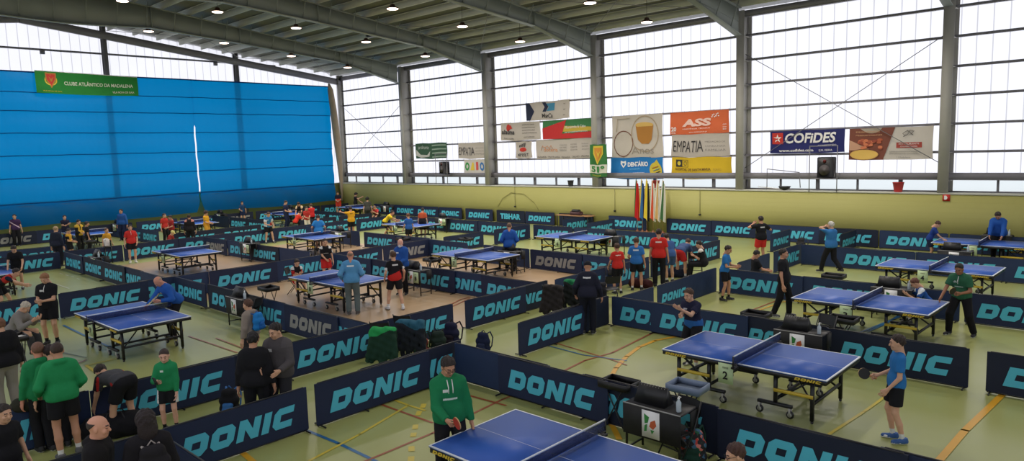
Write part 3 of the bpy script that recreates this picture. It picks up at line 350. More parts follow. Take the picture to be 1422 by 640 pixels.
{'x': -44.0, 'y': 8.96, 'th': -0.201, 'h': 1.74, 'pose': 'stand', 'top': ('short', (66, 44, 80), {'stripe': (214, 190, 206)}), 'bot': ('long', (28, 28, 32)), 'hair': ('short', (44, 33, 29)), 'skin': (206, 160, 132), 'label': 'youth in a purple shirt with a pale slanted stripe near the curtain'},
{'x': -33.41, 'y': 8.15, 'th': 2.292, 'h': 1.74, 'pose': 'stand', 'top': ('jacket', (38, 42, 58)), 'bot': ('long', (34, 34, 44)), 'hair': ('short', (176, 150, 118)), 'skin': (206, 160, 132), 'label': 'fair haired man in a dark jacket seen from behind near the children in yellow', 'fat': 1.15},
{'x': -34.94, 'y': 8.99, 'th': 0.795, 'h': 1.46, 'pose': 'clasp', 'top': ('short', (196, 150, 50), {'lower': (30, 28, 28), 'at': 0.1, 'side': (30, 28, 28)}), 'bot': ('shorts', (28, 28, 32)), 'hair': ('short', (44, 33, 29)), 'skin': (206, 160, 132), 'label': 'child in yellow and black holding something, left of the children group'},
{'x': -38.11, 'y': 10.27, 'th': 0.348, 'h': 1.6, 'pose': 'clasp', 'top': ('jacket', (196, 160, 60), {'side': (28, 28, 30), 'centre': (28, 28, 30)}), 'bot': ('long', (28, 28, 32)), 'hair': ('short', (44, 33, 29)), 'skin': (206, 160, 132), 'label': 'youth in a yellow and black top among the children by the curtain'},
{'x': -36.68, 'y': 10.2, 'th': 1.474, 'h': 1.58, 'pose': 'stand', 'top': ('short', (30, 30, 34)), 'bot': ('long', (28, 28, 32)), 'hair': ('short', (44, 33, 29)), 'skin': (190, 140, 112), 'label': 'child in black at the right of the yellow and black youth'},
{'x': -41.84, 'y': 10.67, 'th': -0.075, 'h': 1.62, 'pose': 'fold', 'top': ('short', (34, 36, 54)), 'bot': ('long', (30, 38, 66)), 'hair': ('short', (44, 33, 29)), 'skin': (206, 160, 132), 'label': 'dark haired boy with folded arms behind the children at the curtain'},
{'x': -33.98, 'y': 10.2, 'th': 0.232, 'h': 1.4, 'pose': 'stand', 'top': ('short', (206, 150, 50), {'lower': (28, 28, 32), 'at': 0.12}), 'bot': ('shorts', (28, 28, 32)), 'hair': ('short', (86, 54, 40)), 'skin': (206, 160, 132), 'label': 'small child in yellow and black beside a white box'},
{'x': -37.45, 'y': 13.96, 'th': 0.341, 'h': 1.6, 'pose': 'stand', 'top': ('short', (180, 50, 44)), 'bot': ('long', (28, 28, 32)), 'hair': ('short', (44, 33, 29)), 'skin': (206, 160, 132), 'label': 'child in red in front of the curtain at the far table'},
{'x': -36.42, 'y': 13.9, 'th': -1.412, 'h': 1.55, 'pose': 'clasp', 'top': ('short', (150, 44, 44)), 'bot': ('long', (28, 28, 32)), 'hair': ('short', (44, 33, 29)), 'skin': (190, 140, 112), 'label': 'child in dark red holding a paddle near the far table'},
{'x': -34.76, 'y': 14.11, 'th': 2.581, 'h': 1.64, 'pose': 'stand', 'top': ('jacket', (34, 30, 34), {'shoulder': (196, 130, 116)}), 'bot': ('long', (28, 28, 32)), 'hair': ('short', (44, 33, 29)), 'skin': (190, 140, 112), 'label': 'person in a black jacket with pink shoulders seen from behind', 'fat': 1.15},
{'x': -36.52, 'y': 15.68, 'th': 0.642, 'h': 1.62, 'pose': 'clasp', 'top': ('short', (216, 160, 40), {'lower': (206, 140, 40), 'at': 0.1}), 'bot': ('shorts', (206, 150, 50)), 'hair': ('curly', (44, 30, 28)), 'skin': (206, 160, 132), 'label': 'curly haired child in an orange yellow kit facing right'},
{'x': -34.64, 'y': 13.04, 'th': 0.687, 'h': 1.45, 'pose': 'crouch', 'top': ('short', (150, 50, 50)), 'bot': ('shorts', (28, 28, 32)), 'hair': ('cap', (206, 190, 120)), 'skin': (206, 160, 132), 'label': 'child with a light cap crouching in red before the far table'},
{'x': -44.0, 'y': 21.29, 'th': -0.276, 'h': 1.5, 'pose': 'paddle', 'top': ('short', (34, 66, 104)), 'bot': ('shorts', (30, 38, 66)), 'hair': ('short', (44, 33, 29)), 'skin': (206, 160, 132), 'label': 'player in a dark blue shirt right by the foot of the curtain'},
{'x': -38.5, 'y': 21.31, 'th': 0.542, 'h': 1.7, 'pose': 'clasp', 'top': ('short', (34, 42, 70)), 'bot': ('long', (30, 38, 66)), 'hair': ('short', (44, 33, 29)), 'skin': (206, 160, 132), 'label': 'youth in navy left of the red shirted group by the curtain'},
{'x': -36.58, 'y': 20.82, 'th': 1.577, 'h': 1.6, 'pose': 'sitdesk', 'top': ('short', (206, 54, 40)), 'bot': ('long', (28, 28, 32)), 'hair': ('short', (44, 33, 29)), 'skin': (206, 160, 132), 'label': 'child in bright red leftmost of the red shirted group'},
{'x': -37.49, 'y': 21.68, 'th': -0.873, 'h': 1.7, 'pose': 'desk', 'top': ('short', (28, 28, 32), {'shoulder': (206, 180, 140)}), 'bot': ('long', (28, 28, 32)), 'hair': ('short', (44, 33, 29)), 'skin': (190, 140, 112), 'label': 'dark shirted person leaning in between the two red shirts'},
{'x': -35.52, 'y': 21.24, 'th': 3.126, 'h': 1.6, 'pose': 'fold', 'top': ('short', (196, 44, 44), {'cuff': (220, 210, 190)}), 'bot': ('long', (28, 28, 32)), 'hair': ('short', (78, 54, 40)), 'skin': (206, 160, 132), 'label': 'child in red with dark trim, rightmost of the red shirted group'},
{'x': -34.44, 'y': 20.28, 'th': -0.183, 'h': 1.55, 'pose': 'clasp', 'top': ('short', (170, 50, 44)), 'bot': ('long', (210, 200, 180)), 'hair': ('short', (44, 33, 29)), 'skin': (206, 160, 132), 'label': 'child in red and pale trousers in the middle of the red group'},
{'x': -43.38, 'y': 28.13, 'th': -0.663, 'h': 1.72, 'pose': 'clasp', 'top': ('short', (34, 34, 50), {'lower': (206, 66, 40), 'at': 0.24}), 'bot': ('shorts', (190, 60, 44)), 'hair': ('short', (44, 33, 29)), 'skin': (206, 160, 132), 'label': 'player in navy and orange standing in the corner before the wall'},
{'x': -41.54, 'y': 28.32, 'th': 0.623, 'h': 1.64, 'pose': 'paddle', 'top': ('short', (34, 34, 40)), 'bot': ('long', (28, 28, 32)), 'hair': ('curly', (34, 26, 26)), 'skin': (206, 160, 132), 'label': 'curly haired boy in black reaching out his arm in the far corner', 'mod': {'rh': (0.1, 0.5, 1.35), 'lh': (-0.1, 0.4, 1.0), 'lean': 4}},
{'x': -35.56, 'y': 25.09, 'th': 2.492, 'h': 1.7, 'pose': 'stand', 'top': ('short', (70, 70, 66)), 'bot': ('long', (50, 52, 48)), 'hair': ('curly', (30, 26, 26)), 'skin': (206, 160, 132), 'label': 'dark haired person in grey seen from behind near the far corner table'},
{'x': -35.43, 'y': 25.72, 'th': -1.326, 'h': 1.6, 'pose': 'sitdesk', 'top': ('short', (190, 60, 60), {'side': (28, 28, 32)}), 'bot': ('long', (28, 28, 32)), 'hair': ('short', (140, 110, 90)), 'skin': (206, 160, 132), 'label': 'seated person in red and black at the far corner desk'},
{'x': -19.13, 'y': 4.37, 'th': -0.661, 'h': 1.78, 'pose': 'clasp', 'top': ('polo', (28, 28, 32), {'chest': (220, 220, 220)}), 'bot': ('shorts', (24, 24, 28)), 'hair': ('short', (150, 104, 70)), 'skin': (206, 160, 132), 'label': 'man in a black shirt and shorts looking down at his hands at left', 'mod': {'hp': 34, 'hy': 10, 'rh': (0.08, 0.26, 1.04), 'lh': (-0.02, 0.28, 1.08)}, 'sockw': 0},
{'x': -28.52, 'y': 5.72, 'th': -0.372, 'h': 1.66, 'pose': 'desk', 'top': ('short', (28, 28, 32)), 'bot': ('shorts', (28, 28, 32)), 'hair': ('short', (44, 33, 29)), 'skin': (206, 160, 132), 'label': 'player in black leaning on the table at the left edge', 'mod': {'lean': 22, 'rh': (0.22, 0.3, 0.84), 'lh': (-0.2, 0.3, 0.85)}},
{'x': -24.35, 'y': 4.49, 'th': 1.039, 'h': 1.64, 'pose': 'lunge', 'top': ('short', (176, 48, 44), {'sleeve': (30, 34, 50), 'lower': (28, 28, 32), 'at': 0.25}), 'bot': ('shorts', (28, 28, 32)), 'hair': ('short', (44, 33, 29)), 'skin': (206, 160, 132), 'label': 'player in red and navy reaching over the table at the left edge', 'mod': {'lean': 56, 'drop': 0.05}},
{'x': -17.36, 'y': 6.49, 'th': -1.44, 'h': 1.74, 'pose': 'bend', 'top': ('jacket', (40, 90, 170), {'chest': (220, 210, 150)}), 'bot': ('long', (28, 28, 32)), 'hair': ('bald', (170, 150, 130)), 'skin': (206, 146, 122), 'label': 'balding man in a blue jacket bending over the left foreground table', 'fat': 1.15, 'mod': {'lean': 36, 'rh': (0.1, 0.6, 0.82), 'lh': (-0.16, 0.36, 0.98), 'rf': (0.15, 0.0), 'lf': (-0.14, 0.1), 'hp': 20}, 'sockw': 0, 'shoe': ((110, 50, 40), (60, 40, 36))},
{'x': -18.44, 'y': 3.5, 'th': 0.86, 'h': 1.7, 'pose': 'sitdesk', 'top': ('jacket', (128, 124, 120)), 'bot': ('long', (60, 60, 64)), 'hair': ('short', (196, 186, 170)), 'skin': (206, 160, 132), 'label': 'grey haired man in a grey jacket writing at the left edge', 'fat': 1.1, 'z': 0.08},
{'x': -14.33, 'y': 2.55, 'th': -2.968, 'h': 1.74, 'pose': 'stand', 'top': ('jacket', (26, 26, 30), {'cuff': (26, 26, 30)}), 'bot': ('long', (136, 130, 122)), 'hair': ('short', (120, 80, 60)), 'skin': (206, 160, 132), 'label': 'person in a black jacket and grey trousers at the left edge', 'fat': 1.3, 'shoe': ((170, 166, 160), (226, 226, 226))},
{'x': -12.03, 'y': 2.56, 'th': 3.106, 'h': 1.7, 'pose': 'stand', 'top': ('hoodie', (34, 128, 78)), 'bot': ('long', (28, 28, 32)), 'hair': ('thin', (120, 84, 66)), 'skin': (206, 140, 116), 'label': 'man in a green top, leftmost of the green group', 'fat': 1.05},
{'x': -11.96, 'y': 2.69, 'th': -3.101, 'h': 1.64, 'pose': 'stand', 'top': ('hoodie', (36, 134, 80)), 'bot': ('long', (26, 26, 30)), 'hair': ('short', (44, 28, 28)), 'skin': (206, 160, 132), 'label': 'dark haired youth in a green top carrying a green rucksack', 'mod': {'hp': 20}},
{'x': -11.52, 'y': 2.68, 'th': 3.053, 'h': 1.76, 'pose': 'stand', 'top': ('hoodie', (38, 140, 84)), 'bot': ('shorts', (28, 28, 32)), 'hair': ('buzz', (60, 42, 34)), 'skin': (190, 140, 112), 'label': 'broad youth in a green hooded top and black shorts seen from behind', 'fat': 1.04, 'mod': {'rh': (0.24, 0.2, 0.95), 'lh': (-0.26, 0.16, 0.95), 'rf': (0.14, 0.02), 'lf': (-0.1, -0.1), 'hp': 14}, 'shoe': ((90, 90, 92), (220, 220, 220))},
{'x': -11.74, 'y': 3.5, 'th': -2.907, 'h': 1.68, 'pose': 'bend', 'top': ('short', (70, 70, 74), {'sleeve': (170, 44, 44), 'shoulder': (30, 30, 34)}), 'bot': ('shorts', (28, 28, 32)), 'hair': ('short', (44, 33, 29)), 'skin': (206, 160, 132), 'label': 'player in grey and black bending down to a bag in the left foreground', 'mod': {'lean': 84, 'hp': 0, 'lh': (-0.2, 0.5, 0.3), 'rh': (0.3, 0.3, 0.7)}, 'sockw': 0},
{'x': -11.32, 'y': 4.05, 'th': -0.553, 'h': 1.36, 'pose': 'clasp', 'top': ('hoodie', (36, 136, 84), {'chest': (220, 230, 224)}), 'bot': ('shorts', (28, 28, 32), (220, 220, 220)), 'hair': ('buzz', (54, 36, 32)), 'skin': (220, 170, 148), 'label': 'smiling child in a green hooded top looking at a phone', 'mod': {'rh': (0.12, 0.28, 1.12), 'lh': (-0.2, 0.2, 0.8), 'hp': 16}, 'sockw': 0},
{'x': -7.89, 'y': 2.09, 'th': 0.962, 'h': 1.74, 'pose': 'stand', 'top': ('hoodie', (30, 28, 30)), 'bot': ('long', (28, 28, 32)), 'hair': ('bald', (60, 50, 46)), 'skin': (214, 156, 130), 'label': 'balding man in a black hooded jacket at the bottom edge looking right', 'fat': 1.1},
{'x': -7.71, 'y': 2.52, 'th': 3.001, 'h': 1.7, 'pose': 'stand', 'top': ('jacket', (32, 30, 34)), 'bot': ('long', (28, 28, 32)), 'hair': ('long', (38, 26, 28)), 'skin': (206, 160, 132), 'label': 'dark haired woman in black with pale rucksack straps at the bottom edge', 'fat': 1.05},
{'x': -10.0, 'y': 1.7, 'th': 0.356, 'h': 1.46, 'pose': 'stand', 'top': ('short', (28, 28, 32)), 'bot': ('long', (28, 28, 32)), 'hair': ('short', (44, 33, 29)), 'skin': (206, 160, 132), 'label': 'dark haired child in black at the bottom left edge'},
{'x': -13.13, 'y': 6.35, 'th': -2.719, 'h': 1.52, 'pose': 'stand', 'top': ('puffer', (140, 128, 118)), 'bot': ('long', (60, 58, 60)), 'hair': ('short', (90, 60, 46)), 'skin': (206, 160, 132), 'label': 'child in a beige padded jacket with a blue rucksack', 'mod': {'hp': 4}},
{'x': -9.94, 'y': 4.82, 'th': 2.515, 'h': 1.7, 'pose': 'stand', 'top': ('jacket', (28, 28, 32)), 'bot': ('long', (28, 28, 32)), 'hair': ('short', (28, 24, 26)), 'skin': (190, 140, 112), 'label': 'person in a black jacket seen from behind beside the grey tracksuit man', 'fat': 1.2},
{'x': -9.95, 'y': 5.22, 'th': -0.972, 'h': 1.78, 'pose': 'stand', 'top': ('jacket', (76, 72, 74), {'cuff': (76, 72, 74), 'chest': (200, 200, 200), 'shoulder': (84, 80, 82)}), 'bot': ('long', (44, 44, 48)), 'hair': ('short', (34, 26, 26)), 'skin': (206, 160, 132), 'label': 'dark haired man in a grey tracksuit holding out his hand', 'fat': 1.15, 'mod': {'rh': (0.12, 0.3, 1.05), 'lh': (-0.18, 0.34, 1.04), 'hp': 18, 'hy': 20}, 'hands': ('open', 'open')}]
PACKS = [('b', (-4.49, 8.16, 0.0), 0.4, 'black rucksack with a red and green floral print beside the nearest desk', 'floral', (30, 60, 50), 1.05), ('b', (-11.42, 9.2, 0.0), 0.5, 'rust patterned rucksack leaning on the barrier among green jackets', 'rust', (34, 60, 44), 1.05), ('b', (-11.39, 10.05, 0.0), 0.3, 'navy rucksack with a white tag behind the barrier corner', (30, 32, 56), (40, 34, 44), 1.15), ('b', (-11.24, 9.55, 0.0), 0.9, 'dark green rucksack left of the navy one', (36, 50, 44), (30, 40, 36), 1.0), ('b', (-10.43, 27.41, 0.0), -0.4, 'grey black rucksack by the barrier left of the white haired walker', (44, 44, 48), (70, 70, 72), 1.1), ('b', (-11.28, 4.99, 0.0), 0.8, 'black rucksack with a blue strap on the floor by the black jackets', (26, 26, 30), (60, 110, 170), 0.95), ('b', (-9.96, 9.63, 0.2), 0.3, 'dark blue jacket bag hanging behind the middle barrier', (26, 34, 60), (40, 48, 74), 0.9), ('b', (-12.95, 6.43, 0.86), -4.29, 'bright blue rucksack worn by the child in the beige jacket', (36, 120, 190), (26, 90, 160), 0.8), ('b', (-11.76, 2.7, 0.86), -4.672, 'green rucksack worn by the dark haired youth in green', (34, 120, 70), (28, 100, 60), 1.05), ('b', (-7.51, 2.49, 0.9), 1.43, 'black rucksack with pale straps worn by the dark haired woman', (36, 34, 38), (170, 160, 156), 0.95)]
JACKETS = [((-10.94, 7.92, 0.0), 0.6, (30, 58, 44), (40, 150, 80), 'dark green jackets with a bright green one over a chair by the aisle barrier', 0.2, 0.88), ((-10.91, 8.57, 0.0), 0.5, (34, 38, 44), (44, 90, 110), 'dark jacket over the second chair by the aisle barrier', 0.24, 0.9), ((-10.87, 12.95, 0.0), 0.2, (44, 40, 40), None, 'dark grey suit jackets hanging over a chair in the right aisle', 0.2, 0.9), ((-10.78, 13.71, 0.0), 0.3, (36, 40, 40), (36, 120, 76), 'black jacket with a green one thrown over a chair, right aisle', 0.24, 0.92), ((-10.35, 13.97, 0.0), 0.5, (34, 34, 38), None, 'black coat on a chair right behind the person in the cap', 0.2, 0.85)]
BAGS = [((-12.14, 17.04, 0.44), 0.2, 0.5, 0.14, (66, 66, 72), 'dark grey round gym bag standing in the right aisle'), ((-11.36, 14.84, 0.0), 0.7, 0.5, 0.16, (40, 40, 44), 'black sports bag with white piping under the chairs of the right aisle', (200, 200, 200)), ((-11.77, 3.41, 0.0), 1.2, 0.6, 0.2, (24, 24, 28), 'large black sports bag the bending player reaches into'), ((-11.5, 19.9, 0.0), 0.4, 0.5, 0.15, (34, 40, 60), 'dark blue sports bag at the feet of the red shirted group'), ((-11.51, 17.81, 0.0), 0.2, 0.5, 0.14, (60, 28, 30), 'dark red sports bag between the red shirted children'), ((-12.89, 8.81, 0.0), 0.5, 0.4, 0.13, (40, 44, 50), 'small dark bag on the floor left of the green jackets'), ((-12.18, 2.38, 0.62), 0.9, 0.26, 0.1, (46, 46, 36), 'black and yellow shoulder bag hanging beside the green group', (200, 200, 60))]
WBOX = (-32.7, 9.79)
PAPER = (-17.46, 3.33, 0.665)
PHONE = (-11.09, 3.8, 0.92)
ORD = ['first', 'second', 'third', 'fourth', 'fifth', 'sixth', 'seventh', 'eighth', 'ninth', 'tenth', 'eleventh', 'twelfth', 'thirteenth', 'fourteenth', 'fifteenth', 'sixteenth', 'seventeenth', 'eighteenth', 'nineteenth', 'twentieth']
def zr(y): return 12.74 - .122*abs(y-10.5)
YW, XL, XR, YB = 30.4, -46.0, 9.0, -9.2
# ------------------------------------------------------------------ floor with painted court lines
fl = MB()
GREEN = floor_mat('green_sports_floor', (158, 162, 98), .3)
BROWN = floor_mat('tan_sports_floor', (176, 148, 114), .3)
fl.add([(XL-1, YB, 0), (XR+1, YB, 0), (XR+1, YW+1, 0), (XL-1, YW+1, 0)], [(0, 1, 2, 3)], GREEN)
fl.add([(-31.4, 8.9, .002), (-12.35, 8.9, .002), (-12.35, 19.4, .002), (-31.4, 19.4, .002)], [(0, 1, 2, 3)], BROWN)
LC = dict(y=mat('yellow_court_paint', (200, 180, 60), .35), o=mat('orange_court_paint', (214, 160, 40), .35), b=mat('blue_court_paint', (40, 100, 150), .35),
          r=mat('red_court_paint', (150, 76, 44), .35), w=mat('white_court_paint', (205, 208, 190), .35), d=mat('dark_green_court_paint', (90, 100, 60), .4))
for i, (c, w, dash, pts) in enumerate(LINES):
    z = .004+.0004*i
    for k in range(len(pts)-1):
        if dash and k % 2: continue
        a = Vector((*pts[k], z)); b = Vector((*pts[k+1], z)); d = (b-a).normalized()*w/2; n = Vector((-d.y, d.x, 0))
        e = d*.5 if not dash else d*0
        fl.add([a-n-e, b-n+e, b+n+e, a+n-e], [(0, 1, 2, 3)], LC[c])
tag(fl.build('floor'), kind='structure')
# ------------------------------------------------------------------ walls
GW = wall_mat(); CAP = plain((196, 196, 180), .6)
w = MB(); w.box(((XL+XR)/2, 30.45, 1.05), (XR-XL+1, .9, 2.1), GW); w.box(((XL+XR)/2, 30.43, 2.12), (XR-XL+1, .9, .05), CAP)
tag(w.build('wall_right'), kind='structure')
w = MB(); w.box((XL-.25, (YB+YW)/2, 1.05), (.5, YW-YB+1, 2.1), GW); w.box((XL-.22, (YB+YW)/2, 2.12), (.5, YW-YB+1, .05), CAP)
tag(w.build('wall_left'), kind='structure')
w = MB(); w.box(((XL+XR)/2, YB-.25, 1.6), (XR-XL+1, .5, 3.2), GW); tag(w.build('wall_back'), kind='structure')
w = MB(); w.box((XR+.25, (YB+YW)/2, 1.6), (.5, YW-YB+1, 3.2), GW); tag(w.build('wall_front'), kind='structure')
PX = panel_mat('milky_ribbed_panel_long_wall', (.88, .87, .91), .3, 'X'); PY = panel_mat('milky_ribbed_panel_gable', (.82, .81, .85), .3, 'Y')
GLASS = panel_mat('frosted_strip_glazing', (.7, .74, .74), .35, 'X', 40)
COLX = [-45.75, -38.1, -30.15, -22.15, -14.18, -6.24, 1.8]
nw = [0]
def window(mb):
    nw[0] += 1; return tag(mb.build('window_%d' % nw[0]), kind='structure')
for a, b in zip([-46.4]+COLX[1:], COLX[1:]+[XR+.4]):
    m = MB(); m.add([(a, 30.78, 2.86), (b, 30.78, 2.86), (b, 30.78, 10.42), (a, 30.78, 10.42)], [(0, 1, 2, 3)], PX); window(m)
    m = MB(); m.add([(a, 30.78, 2.14), (b, 30.78, 2.14), (b, 30.78, 2.62), (a, 30.78, 2.62)], [(0, 1, 2, 3)], GLASS)
    fo = window(m)
    q = MB(); n = 5
    for k in range(n+1):
        x = a+(b-a)*k/n; q.box((x, 30.7, 2.38), (.07 if k % 2 else .14, .1, .5), STEELD)
    q.box(((a+b)/2, 30.7, 2.17), (b-a, .12, .05), STEELD)
    q.build('window_frame', fo)
ys = [YB, -1, 6.7, 14.6, 22.5, 30.78]
for a, b in zip(ys, ys[1:]):
    m = MB(); mid = [a, b] if not (a < 10.5 < b) else [a, 10.5, b]
    top = [(XL-.4, y, zr(y)) for y in mid][::-1]
    m.add([(XL-.4, a, 2.14), (XL-.4, b, 2.14)]+top, [tuple(range(2+len(top)))], PY); window(m)
    m = MB(); m.add([(XR+.4, a, 3.2), (XR+.4, b, 3.2)]+[(XR+.4, y, zr(y)) for y in mid][::-1], [tuple(range(2+len(top)))], PY); window(m)
m = MB(); m.add([(XL, YB-.3, 3.2), (XR, YB-.3, 3.2), (XR, YB-.3, 10.4), (XL, YB-.3, 10.4)], [(0, 1, 2, 3)], PX); window(m)
# roof sheeting
RS = mat('grey_green_roof_sheet', (96, 98, 86), .7, var=.1, vscale=.4)
m = MB()
for s in (0, 1):
    y0, y1 = (10.5, YW+.9) if s else (4, 10.5)
    m.add([(XL-.8, y0, zr(y0)), (XR+.8, y0, zr(y0)), (XR+.8, y1, zr(y1)), (XL-.8, y1, zr(y1))], [(3, 2, 1, 0)], RS)
    m.add([(XL-.8, y0, zr(y0)+.08), (XR+.8, y0, zr(y0)+.08), (XR+.8, y1, zr(y1)+.08), (XL-.8, y1, zr(y1)+.08)], [(0, 1, 2, 3)], RS)
    if not s:
        for k in range(7): xx = -44+8*k; m.add([(xx-(3 if k == 0 else 0), YB-.6, zr(YB-.6)), (xx+2, YB-.6, zr(YB-.6)), (xx+2, 4, zr(4)), (xx-(3 if k == 0 else 0), 4, zr(4))], [(3, 2, 1, 0)], RS)
tag(m.build('ceiling'), kind='structure')
for k in range(6):  # unseen skylight bays, added in the far roof slope to brighten the hall
    m = MB(); x = -42+8*k; m.add([(x, YB, zr(YB)), (x+6, YB, zr(YB)), (x+6, 4, zr(4)), (x, 4, zr(4))], [(3, 2, 1, 0)], PX); window(m)
# eave beams (dark, under the slit of daylight), sill beams, girts
def hz(name, y, z, d, h, mtl, lab, x0=XL, x1=XR, cat='beam', grp=None):
    q = MB(); q.box(((x0+x1)/2, y, z), (x1-x0, d, h), mtl); q.box(((x0+x1)/2, y-d/2+.01, z-h/2+.01), (x1-x0, .03, .03), mtl)
    return tag(q.build(name), lab, cat, grp)
hz('eaves_beam', 30.5, 9.86, .25, .27, STEELD, 'dark grey steel eaves beam running along the top of the window wall')
hz('sill_beam', 30.5, 2.75, .3, .26, STEELD, 'grey steel beam above the low strip windows of the window wall')
for k, z in enumerate((3.66, 4.7, 5.75, 6.8, 7.88, 8.95)):
    hz('wall_girt', 30.66, z, .2, .085, STEELD, 'thin grey girt on the window wall, %s above the sill beam' % ORD[k], cat='rail', grp='girts of the window wall')
# steel columns
def column(x, y, ztop, along, lab, d=.72, fw=.34):
    z0 = 2.15 if along == 'Y' else 0.; m = MB(); z = (ztop+z0)/2
    if along == 'Y':
        m.box((x, y-d/2, z), (fw, .03, ztop-z0), STEEL); m.box((x, y+d/2, z), (fw, .03, ztop-z0), STEEL); m.box((x, y, z), (.02, d-.03, ztop-z0), STEEL)
        for k in range(2, int(ztop/1.03)): m.box((x, y, k*1.045+.5), (fw*.9, d-.05, .015), STEEL)
    else:
        m.box((x-d/2, y, z), (.03, fw, ztop), STEELD); m.box((x+d/2, y, z), (.03, fw, ztop), STEELD); m.box((x, y, z), (d, .02, ztop), STEELD)
    return tag(m.build('steel_column'), lab, 'column', 'steel columns of the hall')
for i, x in enumerate(COLX):
    column(x, 30.38, 9.95 if i else 10.1, 'Y', 'grey steel I-column on the window wall, %s counted from the curtain corner' % ORD[i], *((.4, .2) if i == 0 else (.74, .36)))
for i, y in enumerate((6.7, 14.6, 22.5)):
    column(XL+.1, y, zr(y)-.15, 'X', 'dark steel gable column behind the blue curtain, %s from the left' % ORD[i], .3, .24)
# gable beam and rail
m = MB()
for a, b in ((YB, 10.5), (10.5, 30.5)):
    m.bar((XL+.15, a, zr(a)-.7), (XL+.15, b, zr(b)-.7), .25, .42, STEELD)
tag(m.build('gable_beam'), 'dark steel beam following the roof slope above the blue curtain', 'beam')
m = MB(); m.bar((XL-.2, YB, 10.53), (XL-.2, 25.5, 10.53), .12, .1, STEELD)
for y in (11.5, 21.2): m.box((XL-.05, y, 10.38), (.15, .22, .22), STEELD)
tag(m.build('gable_rail'), 'thin dark rail across the white panels above the blue curtain', 'rail')
# rafters
PR = [(29.8, 8.88), (25.4, 9.92), (19, 10.52), (14.4, 10.88), (11.7, 10.75), (10.5, 10.72)]
RF = mat('grey_painted_rafter', (134, 140, 132), .6, .0, var=.08, vscale=.8)
def rafter(x, lab):
    m = MB(); pr = PR + [(21-a, b) for a, b in PR[-2::-1]]
    for (a, b), (c, d) in zip(pr, pr[1:]):
        ta, tc_ = zr(a)-.36, zr(c)-.36
        m.bar((x, a, b), (x, c, d), .3, .03, RF); m.bar((x, a, ta), (x, c, tc_), .3, .03, RF)
        vs = [(x-.012, a, b), (x-.012, c, d), (x-.012, c, tc_), (x-.012, a, ta)]; vs += [(v[0]+.024, v[1], v[2]) for v in vs]
        m.add(vs, [(0, 1, 2, 3), (7, 6, 5, 4), (0, 4, 5, 1), (2, 6, 7, 3)], RF)
    def bot(y):
        y = max(y, 21-y)
        for (a, b), (c, d) in zip(PR, PR[1:]):
            if c <= y <= a: return d+(b-d)*(y-c)/(a-c)
        return 8.9
    for y in (25.4, 19., 14.4, 6.6, 2.):
        m.box((x, y, (bot(y)+zr(y)-.36)/2), (.28, .02, zr(y)-.36-bot(y)), RF)
    y = 29.0
    while y > 0:
        for sx in (-1, 1):
            m.bar((x+sx*.02, y, bot(y)+.02), (x+sx*.45, y-.02, zr(y)-.2), .03, .03, RF)
        y -= 1.35
    # secondary web seam of the haunch
    for sx in (-1, 1): m.bar((x+sx*.02, 29.8, 9.45), (x+sx*.02, 25.4, 9.94), .02, .02, RF)
    return tag(m.build('roof_rafter'), lab, 'beam', 'roof rafters')
for i, x in enumerate(COLX[1:]):
    rafter(x, 'grey steel roof rafter with haunched end, %s from the blue curtain' % ORD[i])
# purlins
PU = mat('grey_purlin', (184, 186, 172), .6, var=.06)
ny = 0; y = 29.75
while y > YB:
    m = MB(); z = zr(y)-.18
    m.box(((XL+XR)/2, y, z), (XR-XL, .02, .3), PU); m.box(((XL+XR)/2, y+.045, z-.14), (XR-XL, .09, .02), PU); m.box(((XL+XR)/2, y-.045, z+.14), (XR-XL, .09, .02), PU)
    n_ = ny; side = 'window side'
    if y < 10.5: side = 'far roof slope'; n_ = int((10.5-y)/1.35)
    tag(m.build('roof_purlin'), 'long grey purlin under the roof sheets, %s, %s %s' % (side, ORD[min(n_, 19)], 'from the window wall' if side[0] == 'w' else 'past the ridge'), 'beam', 'roof purlins')
    ny += 1; y -= 1.35
# bracing rods
def rod(name, a, b, lab, r=.014, m_=STEELD):
    q = MB(); q.tube([a, b], r, m_, 6); return tag(q.build(name), lab, 'rod', 'bracing rods')
for (x0, x1, w_) in ((-45.7, -37.95, 'bay next to the curtain'), (-14.1, -6.2, 'bay with the navy banner')):
    if x0 < -40:
        rod('bracing_rod', (x0, 30.35, 7.9), (x1, 30.35, 3.2), 'thin bracing rod falling to the right, '+w_); rod('bracing_rod', (x0, 30.37, 3.2), (x1, 30.37, 7.9), 'thin bracing rod rising to the right, '+w_)
    else:
        rod('bracing_rod', (x0, 30.35, 8.1), (x1, 30.35, 3.1), 'thin bracing rod falling to the right, '+w_); rod('bracing_rod', (x0, 30.37, 3.1), (x1, 30.37, 8.1), 'thin bracing rod rising to the right, '+w_)
rods = [((-45.3, 22.5), (-38.3, 29.4)), ((-38.3, 22.5), (-45.3, 29.4)), ((-38.3, 14.6), (-45.3, 22.5)), ((-45.3, 14.6), (-38.3, 22.5)), ((-22, 22.5), (-14.1, 29.6)), ((-14.1, 22.5), (-22, 29.6)), ((-30, 22.5), (-22, 29.6)), ((-22, 22.5), (-30, 29.6))]
for i, (a, b) in enumerate(rods):
    rod('bracing_rod', (a[0], a[1], zr(a[1])-.5), (b[0], b[1], zr(b[1])-.5), 'thin diagonal bracing rod under the roof, %s counting from the curtain' % ORD[i])
